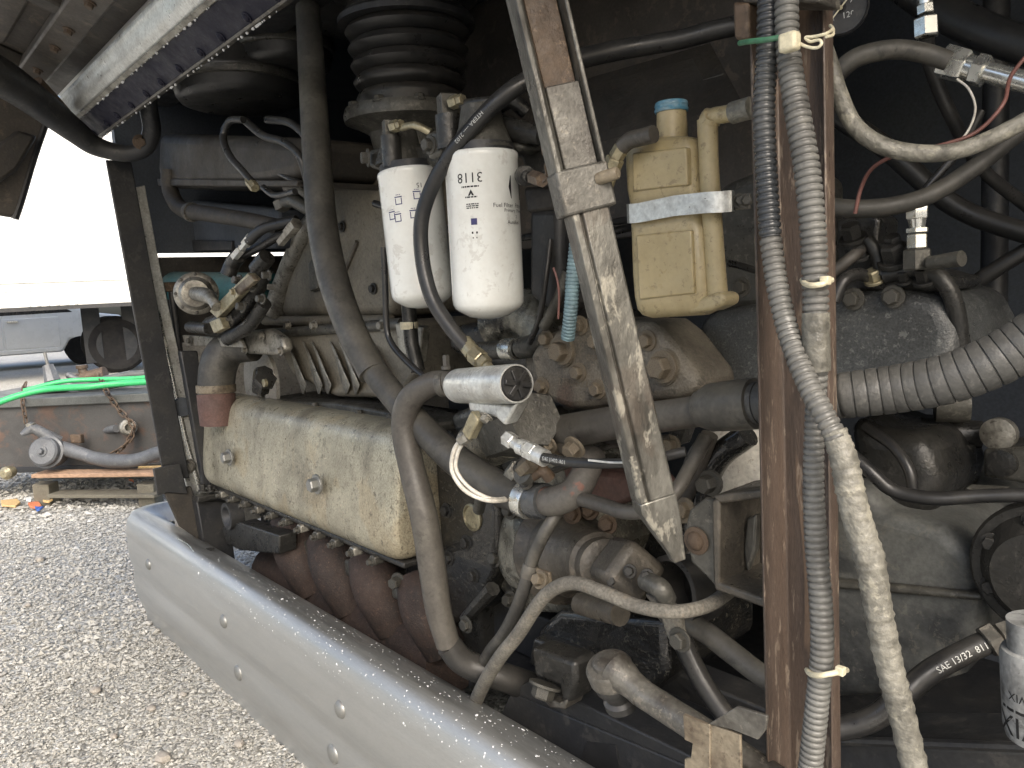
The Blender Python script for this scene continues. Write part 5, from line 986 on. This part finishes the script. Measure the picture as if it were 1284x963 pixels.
# ------------------------------------------------------------------ right of the post
def gauge():
    t = thing('pressure_gauge', 'round black pressure gauge behind the top of the post', 'gauge')
    c = W(1054,10,.26); d = (TOCAM(c)*.9+UP*.1).normalized(); R = 33*S(c)
    MB().lathe(c-d*.05, d, [(0,R*.9),(.046,R),(.056,R),(.058,R*.94),(.052,R*.9),(.05,R*.2)], 40).build('bezel', 'frame_black', t)
    MB().lathe(c-d*.001, d, [(0,R*.9),(.001,R*.9)], 40).build('dial', 'dial', t)
    x = RIGHT - d*RIGHT.dot(d); x.normalize(); y = d.cross(x); o = c + d*.0008
    rot = math.radians(-14); xx = x*math.cos(rot)-y*math.sin(rot)*-1; m = MB(); X2 = (x*math.cos(rot)+y*math.sin(rot)*-1).normalized(); Y2 = d.cross(X2) if d.cross(X2).dot(-DOWN) > 0 else -d.cross(X2)
    X2 = (RIGHT*math.cos(math.radians(12)) - DOWN*math.sin(math.radians(12))); X2 = (X2-d*X2.dot(d)).normalized(); Y2 = d.cross(X2); k = R/33
    for s, px, py, sz in (('120', 10, -8, 9), ('PRESS', 4, -18, 5.5), ('90', 13, 9, 8), ('30', -13, 1, 8), ('0', -7, -14, 5)):
        v, f = text2d(s, sz*k*1.1); q = o + x*(px*k) + (Y2-x*Y2.dot(x)).normalized()*(py*k); m.add([q + X2*a + Y2*b for a, b in v], f)
    m.build('numerals', 'print_white', t)
    yy = (Y2-x*Y2.dot(x)).normalized(); dr = (x*.56+yy*.83).normalized(); MB().box(o+d*.002-dr*(3*k), dr, d.cross(dr), d, 44*k, 1.7*k, .001).build('needle', 'cable_tie', t); MB().lathe(o, d, [(0,2.6*k),(.004,2.6*k)], 14).build('hub', 'brass', t)
gauge()
T_hose('taped_harness', 'pale taped harness looping from the post across the upper right', [(1028,40,.12),(1042,82,.12),(1053,120,.12),(1072,158,.12),(1105,182,.125),(1150,192,.14),(1200,189,.16),(1250,170,.18),(1310,138,.2)], [18,20,21,21,22,22,21,21,21], 'tape', 'harness', n=12)
t = thing('pressure_hose', 'black pressure hose with bright hexagon coupling at upper right', 'hose'); hose('hose_body', [(1046,95,.22),(1075,72,.23),(1120,62,.25),(1160,67,.27),(1190,77,.28)], 24, 'hose', t, seg=18)
m = MB(); pp = [W(x, y, .29) for x, y in ((1182,76),(1213,84),(1222,87),(1237,90),(1320,112))]; hexfit(m, pp[0], pp[1], .018, .017); hexfit(m, pp[2], pp[3], .0165); m.tube([pp[1], pp[2]], .013, 14); m.tube([pp[3], pp[4]], .0105, 14); m.build('coupling', 'chrome', t)
T_hose('return_hose', 'thick dark hose crossing above the compressor', [(1030,258,.26),(1075,262,.27),(1120,258,.29),(1165,245,.31),(1215,215,.34),(1260,180,.37),(1310,140,.40)], 23, 'hose')
T_hose('printed_hose', 'thin black printed hose hanging behind the taped harness', [(1230,140,.36),(1205,185,.34),(1180,215,.33),(1155,245,.32),(1150,262,.31)], 11, 'hose_black')
T_hose('pink_wire', 'dusty red wire arching across the upper right bay', [(1072,268,.20),(1080,235,.20),(1095,210,.19),(1130,192,.18),(1180,182,.18),(1225,165,.19),(1258,130,.20),(1268,95,.22),(1300,55,.24)], 5, 'wire_red', 'wire')
T_hose('thin_grey_wire', 'thin grey wire curving below the hexagon coupling', [(1200,99,.28),(1215,112,.28),(1223,135,.28),(1216,160,.28),(1200,182,.27)], 3, 'wire_white', 'wire')
t = thing('line_fitting', 'bright stacked line fitting standing on the compressor', 'fitting'); m = MB(); a = W(1150,252,.31); b = W(1150,312,.31); d = (b-a); hexfit(m, a, a+d*.38, .0125); m.lathe(a+d*.38, d, [(0,.010),(d.length*.2,.008)], 14); hexfit(m, a+d*.56, a+d*.66, .0125); hexfit(m, a+d*.68, a+d*1.0, .0115); m.build('unions', 'chrome', t); m = MB(); hexfit(m, a+d*1.0, a+d*1.45, .016); m.tube([W(1166,330,.30), W(1206,324,.29)], [.008,.009], 12); m.build('stub', 'cast_grey', t)
t = thing('upper_fitting', 'chrome hose end hanging at the top right', 'fitting'); m = MB(); m.tube([W(1158,-30,.3), W(1160,6,.3)], .008, 12); hexfit(m, W(1160,6,.3), W(1161,18,.3), .009); hexfit(m, W(1161,22,.3), W(1162,47,.3), .013); m.build('union', 'chrome', t); MB().tube(cr([W(1162,46,.3), W(1166,80,.32), W(1190,140,.36), W(1230,210,.42), W(1290,260,.5)], 5), .008, 10).build('hose_body', 'hose_black', t)
def compressor():
    t = thing('compressor', 'greasy speckled compressor block behind the post under the bright line fitting', 'compressor')
    MB().prism(poly([(866,418),(884,392),(960,378),(1060,364),(1135,360),(1182,372),(1200,410),(1192,500),(1000,520),(900,505),(874,465)], .33), (0,.22,0)).build('casing', 'compressor', t, .03, bseg=4)
    MB().prism(poly([(900,232),(948,212),(1000,215),(1000,385),(885,398),(866,380),(880,330)], .40), (0,.15,0)).build('rear_housing', 'cast_grey', t, .02, bseg=3)
    for px, py in ((880,300),(930,360),(1070,375),(1120,372)): bolt(t, W(px, py, .325), REAR, .010, .010, 'cast_grey')
    MB().prism(poly([(1050,345),(1150,340),(1190,352),(1180,366),(1050,368)], .34), (0,.12,0)).build('top_plate', 'cast_dark', t, .006)
    MB().prism(poly([(1048,275),(1095,268),(1104,275),(1100,300),(1112,345),(1048,350)], .36), (0,.06,0)).build('head_bracket', 'cast_dark', t, .012, bseg=3)
    for p, w_, mt in (([(1040,345,.30),(1065,325,.31),(1082,310,.33)], 15, 'hose_brown'), ([(1045,378,.28),(1058,352,.29),(1075,344,.31),(1090,348,.33)], 16, 'hose_black'), ([(1088,300,.33),(1100,320,.33),(1105,345,.33)], 16, 'cast_dark'), ([(1110,345,.33),(1150,338,.33),(1180,350,.33),(1198,385,.34),(1206,440,.36)], 22, 'cast_dark')):
        hose('oil_pipe', p, w_, mt, t)
    for px, py, r in ((1078,322,.010),(1122,328,.014),(1122,312,.01),(1097,352,.009),(1135,352,.008),(1070,300,.012),(1160,352,.010)): bolt(t, W(px, py, .33), (UP+REAR*.6).normalized(), r, r*1.6, 'cast_dark' if px != 1097 else 'brass')
compressor()
def insulated():
    t = thing('wire_harness', 'dark cable draped behind the reservoir', 'cable'); hose('cable', [(915,330,.26),(935,335,.25),(965,345,.24)], 9, 'hose_black', t); hose('cable', [(770,290,.30),(800,285,.28),(830,300,.28)], 10, 'hose_black', t)
    T_hose('blue_conduit', 'faded blue corrugated conduit behind the strut', [(724,280,.16),(722,310,.16),(718,350,.16),(716,385,.16),(712,425,.17)], 17, 'loom_blue', 'conduit') if False else None
    t = thing('blue_conduit', 'faded blue corrugated conduit rising behind the strut', 'conduit'); corrugated('conduit', [(726,270,.16),(722,310,.16),(718,350,.16),(716,385,.16),(712,425,.17)], 18, 'loom_blue', .0055, t, .12)
    T_hose('red_wire', 'thin red wire between large filter and blue conduit', [(694,336,.15),(699,352,.15),(701,372,.15),(700,400,.15)], 3, 'wire_red', 'wire')
    t = thing('black_bracket', 'tall black bracket plate right of the large filter', 'bracket'); MB().prism(poly([(662,262),(700,260),(706,380),(698,396),(662,372)], .20), (0,.06,0)).build('plate', 'frame_black', t, .012, bseg=3); MB().prism(poly([(655,235),(706,232),(704,262),(660,268)], .2), (0,.05,0)).build('ear', 'bay_brown', t, .006)
    T_hose('flat_lever', 'grey lever slanting down beside the red wire', [(712,340,.17),(700,375,.17),(682,410,.18)], 14, 'cast_grey', 'lever')
    t = thing('heat_shield', 'dark sheet metal shield behind the reservoir under the roof', 'shield'); MB().prism([W(735,100,.48), W(888,56,.48), W(928,130,.40), W(742,182,.36)], (0,.006,.004)).build('plate', 'bay_brown', t, .001); MB().tube([W(800,125,.44), W(908,94,.44)], .003, 6).build('crease', 'galv_dark', t)
insulated()
def gearbox():
    t = thing('gearbox', 'large grey gearbox casing low on the right', 'gearbox')
    Y = .46
    MB().prism(poly([(1000,610),(1085,605),(1105,640),(1180,660),(1225,700),(1232,790),(1205,850),(1120,875),(1000,880)], Y), (0,.4,0)).build('casing', 'gearbox', t, .05, bseg=5)
    MB().prism(poly([(1000,722),(1232,745),(1232,755),(1000,735)], Y-.012), (0,.05,0)).build('joint_flange', 'cast_grey', t, .005)
    a = W(1305,727,.40); MB().lathe(a+YF*.05, REAR, [(0,.088),(.02,.088),(.024,.084),(.024,.074),(.03,.07),(.05,.055),(.052,.03)], 40).build('round_cover', 'cast_dark', t)
    for k in range(7):
        an = k*.9; bolt(t, a+YF*.02+Vector((math.cos(an)*.066,0,math.sin(an)*.066)), REAR, .009, .009, 'cast_dark')
    MB().prism(poly([(1060,520),(1100,540),(1160,545),(1180,600),(1170,650),(1070,650)], .5), (0,.2,0)).build('bell_top', 'cast_dark', t, .04, bseg=4)
    t2 = thing('harness_run', 'dark harness sagging over the gearbox', 'harness'); hose('cable', [(1055,560,.36),(1090,590,.36),(1120,615,.37),(1170,625,.38),(1230,622,.4),(1310,620,.42)], 18, 'hose_black', t2); hose('cable', [(1085,535,.44),(1120,560,.42),(1140,590,.41),(1145,625,.41)], 14, 'hose_black', t2)
    t3 = thing('valve_block', 'dim metal valve block deep in the right of the bay', 'valve block')
    MB().prism(poly([(1232,563),(1284,560),(1310,560),(1310,612),(1232,598)], .6), (0,.1,0)).build('block', 'cast_grey', t3, .006); MB().lathe(W(1258,580,.6), REAR, [(0,.02),(.01,.02),(.012,.012)], 20).build('port', 'cast_dark', t3); MB().lathe(W(1255,543,.62), REAR, [(0,.024),(.015,.024),(.02,.01)], 20).build('knob', 'alu_dull', t3)
    MB().prism(poly([(1133,530),(1155,528),(1156,558),(1134,556)], .6), (0,.04,0)).build('tab', 'cast_grey', t3, .008); bolt(t3, W(1145,548,.597), REAR, .012, .01, 'cast_dark'); MB().tube([W(1155,540,.62), W(1230,545,.66)], .022, 14).build('cross_shaft', 'cast_dark', t3); MB().tube([W(1172,505,.6), W(1215,505,.62)], .03, 16).build('spacer', 'cast_grey', t3)
    MB().tube([W(1205,555,.64), W(1200,612,.64)], .02, 12).build('pillar', 'cast_grey', t3); MB().prism(poly([(1208,612),(1260,615),(1235,622)], .55), (0,.03,0)).build('foot', 'alu_dull', t3, .003)
gearbox()
t = thing('printed_heater_hose', 'black printed hose rising to the gearbox at lower right', 'hose'); HH = [(1020,915,.22),(1060,912,.24),(1100,898,.26),(1135,868,.28),(1170,840,.31),(1215,815,.34),(1250,800,.36)]
hose('hose_body', HH, [30,30,30,30,30,29,29], 'hose_black', t, seg=18); print_on_tube('hose_print', HH, 30, 'SAE 13/32  811  JL', .17, .011, -.25, t); m = MB(); hexfit(m, W(1236,806,.35), W(1252,798,.36), .02); hexfit(m, W(1252,798,.36), W(1266,793,.37), .016); m.build('end_fitting', 'galv_dark', t)
def oil_filter():
    t = thing('grimy_oil_filter', 'grimy white oil filter at the lower right edge', 'filter'); A, B = W(1305,815,.20), W(1310,930,.20); d = B-A; R = 45*S(A); L = d.length
    body = MB().lathe(A, d, [(-.03,R*.6),(-.03,R*.8),(-.001,R*.8),(0,R*.95),(.005,R),(L-.015,R),(L-.004,R*.93),(L+.004,R*.6)], 40).build('can', 'grimy_white', t)
    mb = MB(); ref = TOCAM(A+d*.5)
    for nm, sh, u, v in (('lettering', text2d('WIX', .03), -.018, .07), ('stripe', rect2d(-.04,-.0015,.03,.0015), -.012, .055), ('small_lettering', text2d('WIX', .012), -.02, .04)): vs, fs = on_cyl(sh, A, -d.normalized(), ref, R, u, -v, True); MB().add(vs, fs).build(nm, 'ink', body)
grime('grimy_white', (0.36,0.36,0.355), (0.10,0.10,0.10), 0.9, 20, 0.5, bump=0.2, spot=(0.07,0.07,0.07), spot_amt=0.6, spot_scale=40)
oil_filter()
def lower():
    t = thing('drag_link', 'grey steering rod with ball joint below the pump', 'steering rod')
    a = W(764,838,.05); ax = (UP+REAR*.35).normalized()
    MB().lathe(a-ax*.02, ax, [(0,.026),(.004,.030),(.022,.031),(.027,.028),(.028,.020),(.033,.019),(.036,.014)], 30).build('ball_joint', 'galv_dark', t)
    MB().tube(cr([W(770,838,.05), W(790,856,.05), W(806,870,.05)], 5), [.023,.023,.022,.021,.02,.0185,.018,.0175,.0175,.0175,.0175], 18).build('rod_eye', 'galv_dark', t); MB().tube([W(806,870,.05), W(900,930,.05), W(990,990,.05)], .017, 18).build('rod', 'galv_dark', t)
    MB().lathe(a-ax*.018, -ax, [(0,.027),(.012,.026),(.022,.018),(.03,.017),(.034,.022),(.044,.022)], 24).build('boot', 'rubber', t)
    t = thing('engine_mount', 'oily rubber engine mount with bolted bracket near the bumper', 'engine mount')
    MB().prism(poly([(664,812),(720,830),(722,852),(716,880),(705,884),(700,862),(670,850)], .12), (0,.05,0)).build('bracket', 'cast_dark', t, .008); bolt(t, W(684,858,.11), -UP+REAR*.5, .018, .02, 'cast_grey', 'mount_bolt'); MB().prism(poly([(668,865),(700,882),(712,876),(708,890),(690,888)], .12), (0,.04,0)).build('washer_plate', 'galv_dark', t, .003)
    t = thing('chassis_rail', 'black chassis rail with oval hole painted dark behind the bumper', 'chassis rail')
    y = .16
    MB().prism(poly([(640,868),(980,1010),(980,1100),(600,960)], y), (0,.012,0)).build('face', 'frame_black', t, .003); MB().prism(poly([(640,868),(980,1010),(985,1006),(700,868),(660,856)], y), (0,.12,0)).build('top_flange', 'frame_black', t, .003)
    MB().prism(poly([(736,930),(772,934),(776,960),(770,975),(735,975),(728,950)], y-.002), (0,.001,0)).build('dark_cutout_plate', 'ink', t, .0003)  # dark plate on the face paints the shade of an oval hole
    MB().prism(poly([(665,870),(840,905),(860,960),(830,990),(640,905)], .30), (0,.012,0)).build('gusset', 'frame_black', t, .003)
    T_hose('heater_hose', 'dull black hose passing down behind the post foot', [(845,775,.16),(880,790,.16),(920,820,.16),(960,850,.16),(1000,870,.17)], 28, 'hose'); T_hose('drain_hose', 'dark hose dropping steeply behind the steering rod', [(850,790,.24),(870,835,.24),(890,870,.24),(915,905,.24)], 26, 'rubber')
    t = thing('hose_clip', 'greasy clip joining the pale pipe and black hoses', 'clip'); MB().prism(poly([(806,745),(830,750),(850,765),(856,800),(846,818),(836,800),(826,770)], .10), (0,.012,0)).build('strap', 'hose_dusty', t, .004); bolt(t, W(853,802,.098), REAR, .011, .01, 'cast_grey')
    t = thing('open_duct', 'black open pipe mouth below the post bracket', 'duct'); MB().lathe(W(882,735,.22), (REAR+UP*.1-XR*.2).normalized(), [(0,.045),(.05,.05),(.06,.05),(.06,.042),(.0,.04)], 28).build('mouth', 'rubber', t)
    t = thing('round_alternator', 'pale round aluminium housing with oily rim behind the post', 'housing'); MB().lathe(W(925,620,.30), REAR, [(-.1,.10),(0,.10),(.02,.085),(.03,.06),(.032,.02)], 36).build('housing', 'inner_white', t); hose('oily_rim', [(938,545,.22),(900,575,.22),(880,620,.22),(872,665,.22)], 32, 'oily', t); bolt(t, W(892,605,.18), REAR, .012, .02, 'cast_grey'); hose('side_pipe', [(890,545,.2),(872,590,.2),(852,640,.2)], 22, 'hose_brown', t)
    t = thing('crossmember', 'dark crossmember along the bottom right', 'crossmember'); MB().prism(poly([(1040,925),(1310,935),(1310,1100),(1040,1100)], .30), (0,.10,0)).build('beam', 'frame_black', t, .012, bseg=3); MB().tube([W(1040,928,.29), W(1310,938,.29)], .006, 8).build('lip', 'frame_black', t)
    t = thing('engine_rail', 'dark frame rail deep under the engine', 'frame rail'); MB().abox((-2.3,.34,.30), (.2,.40,.40)).build('rail', 'frame_black', t, .004); MB().abox((-2.3,.30,.27), (.2,.42,.285)).build('flange', 'frame_black', t, .003)
lower()

# ------------------------------------------------------------------ more hoses and fittings in the depth of the bay
T_hose('roof_hose', 'broad dim hose crossing the top right corner of the bay', [(1110,-40,.60),(1170,5,.58),(1230,38,.56),(1310,66,.55)], 46, 'hose_black')
T_hose('deep_cable', 'dark cable bundle deep behind the gauge', [(1040,140,.75),(1110,185,.75),(1200,260,.78),(1310,300,.8)], 26, 'rubber', 'cable')
T_hose('deep_cable', 'slim dark cable sloping down deep at the right', [(1180,390,.8),(1230,350,.8),(1310,300,.82)], 20, 'rubber', 'cable')
T_hose('frame_tube', 'dim upright tube deep behind the pressure hose', [(1250,-30,.9),(1248,200,.9),(1246,420,.9)], 30, 'frame_black', 'tube')
T_hose('small_cable', 'thin black cable hanging over the pump cover left edge', [(690,300,.2),(684,350,.19),(676,400,.19),(664,430,.2)], 8, 'hose_black', 'cable')
T_hose('small_cable', 'thin dark cable running level behind the two filters', [(470,255,.25),(540,280,.25),(620,300,.26),(700,290,.27),(790,275,.28)], 9, 'hose_black', 'cable')
T_hose('drain_pipe', 'short grey pipe dropping beside the core plug', [(628,560,.2),(618,590,.19),(606,615,.19),(600,640,.2)], 15, 'cast_grey', 'pipe')
T_hose('crossing_tube', 'thin steel tube crossing under the suction pipe', [(650,600,.17),(700,588,.17),(760,560,.19),(840,548,.2)], 8, 'galv_dark', 'pipe')
t = thing('banjo_fitting', 'small rusty banjo fitting above the elbow outlet', 'fitting'); m = MB(); hexfit(m, W(655,590,.08), W(668,578,.07), .013); m.build('nut', 'rust_pale', t); MB().lathe(W(662,596,.085), (REAR+UP*.6).normalized(), [(0,.017),(.012,.017),(.014,.012)], 18).build('eye', 'cast_grey', t); MB().tube(cr([W(668,596,.085), W(680,590,.09), W(690,600,.1)], 5), .009, 10).build('pipe', 'rust', t)
t = thing('sensor_plug', 'small dark sensor plug under the braided hose fitting', 'sensor'); m = MB(); hexfit(m, W(640,600,.12), W(650,588,.10), .016); m.build('hexagon', 'alu_dull', t); MB().tube([W(650,588,.10), W(658,578,.09)], .009, 10).build('tip', 'hose_black', t)
for k, (px, py, yy, r, lab) in enumerate(((640,640,.27,.012,'oily bolt near the top of the gear housing'), (622,700,.27,.012,'oily bolt on the left rim of the gear housing'), (640,752,.27,.012,'oily bolt at the bottom rim of the gear housing'), (700,560,.25,.012,'rusty bolt under the suction pipe flange'), (842,560,.2,.011,'bolt beside the strut above the grey hose'), (858,640,.17,.012,'greasy bolt between strut tip and bracket plate'))):
    t = thing('loose_bolt', lab, 'bolt', 'single bolts on the engine front'); bolt(t, W(px, py, yy), (REAR+UP*.2).normalized(), r, r*1.1, 'cast_grey' if k < 3 else 'rust_pale', 'head')
# ------------------------------------------------------------------ put every thing's origin at its base
def all_mesh(o):
    r = [o] if o.type == 'MESH' else []
    for c in o.children: r += all_mesh(c)
    return r
bpy.context.view_layer.update()
for o in ROOTS:
    if o.type == 'EMPTY':
        pts = [m.matrix_world @ Vector(c) for m in all_mesh(o) for c in m.bound_box]
        if not pts: print('EMPTY ROOT', o.name); continue
        b = Vector((sum(p.x for p in pts)/len(pts), sum(p.y for p in pts)/len(pts), min(p.z for p in pts)))
        o.location = b
        for c in o.children: c.location = Vector(c.location) - b
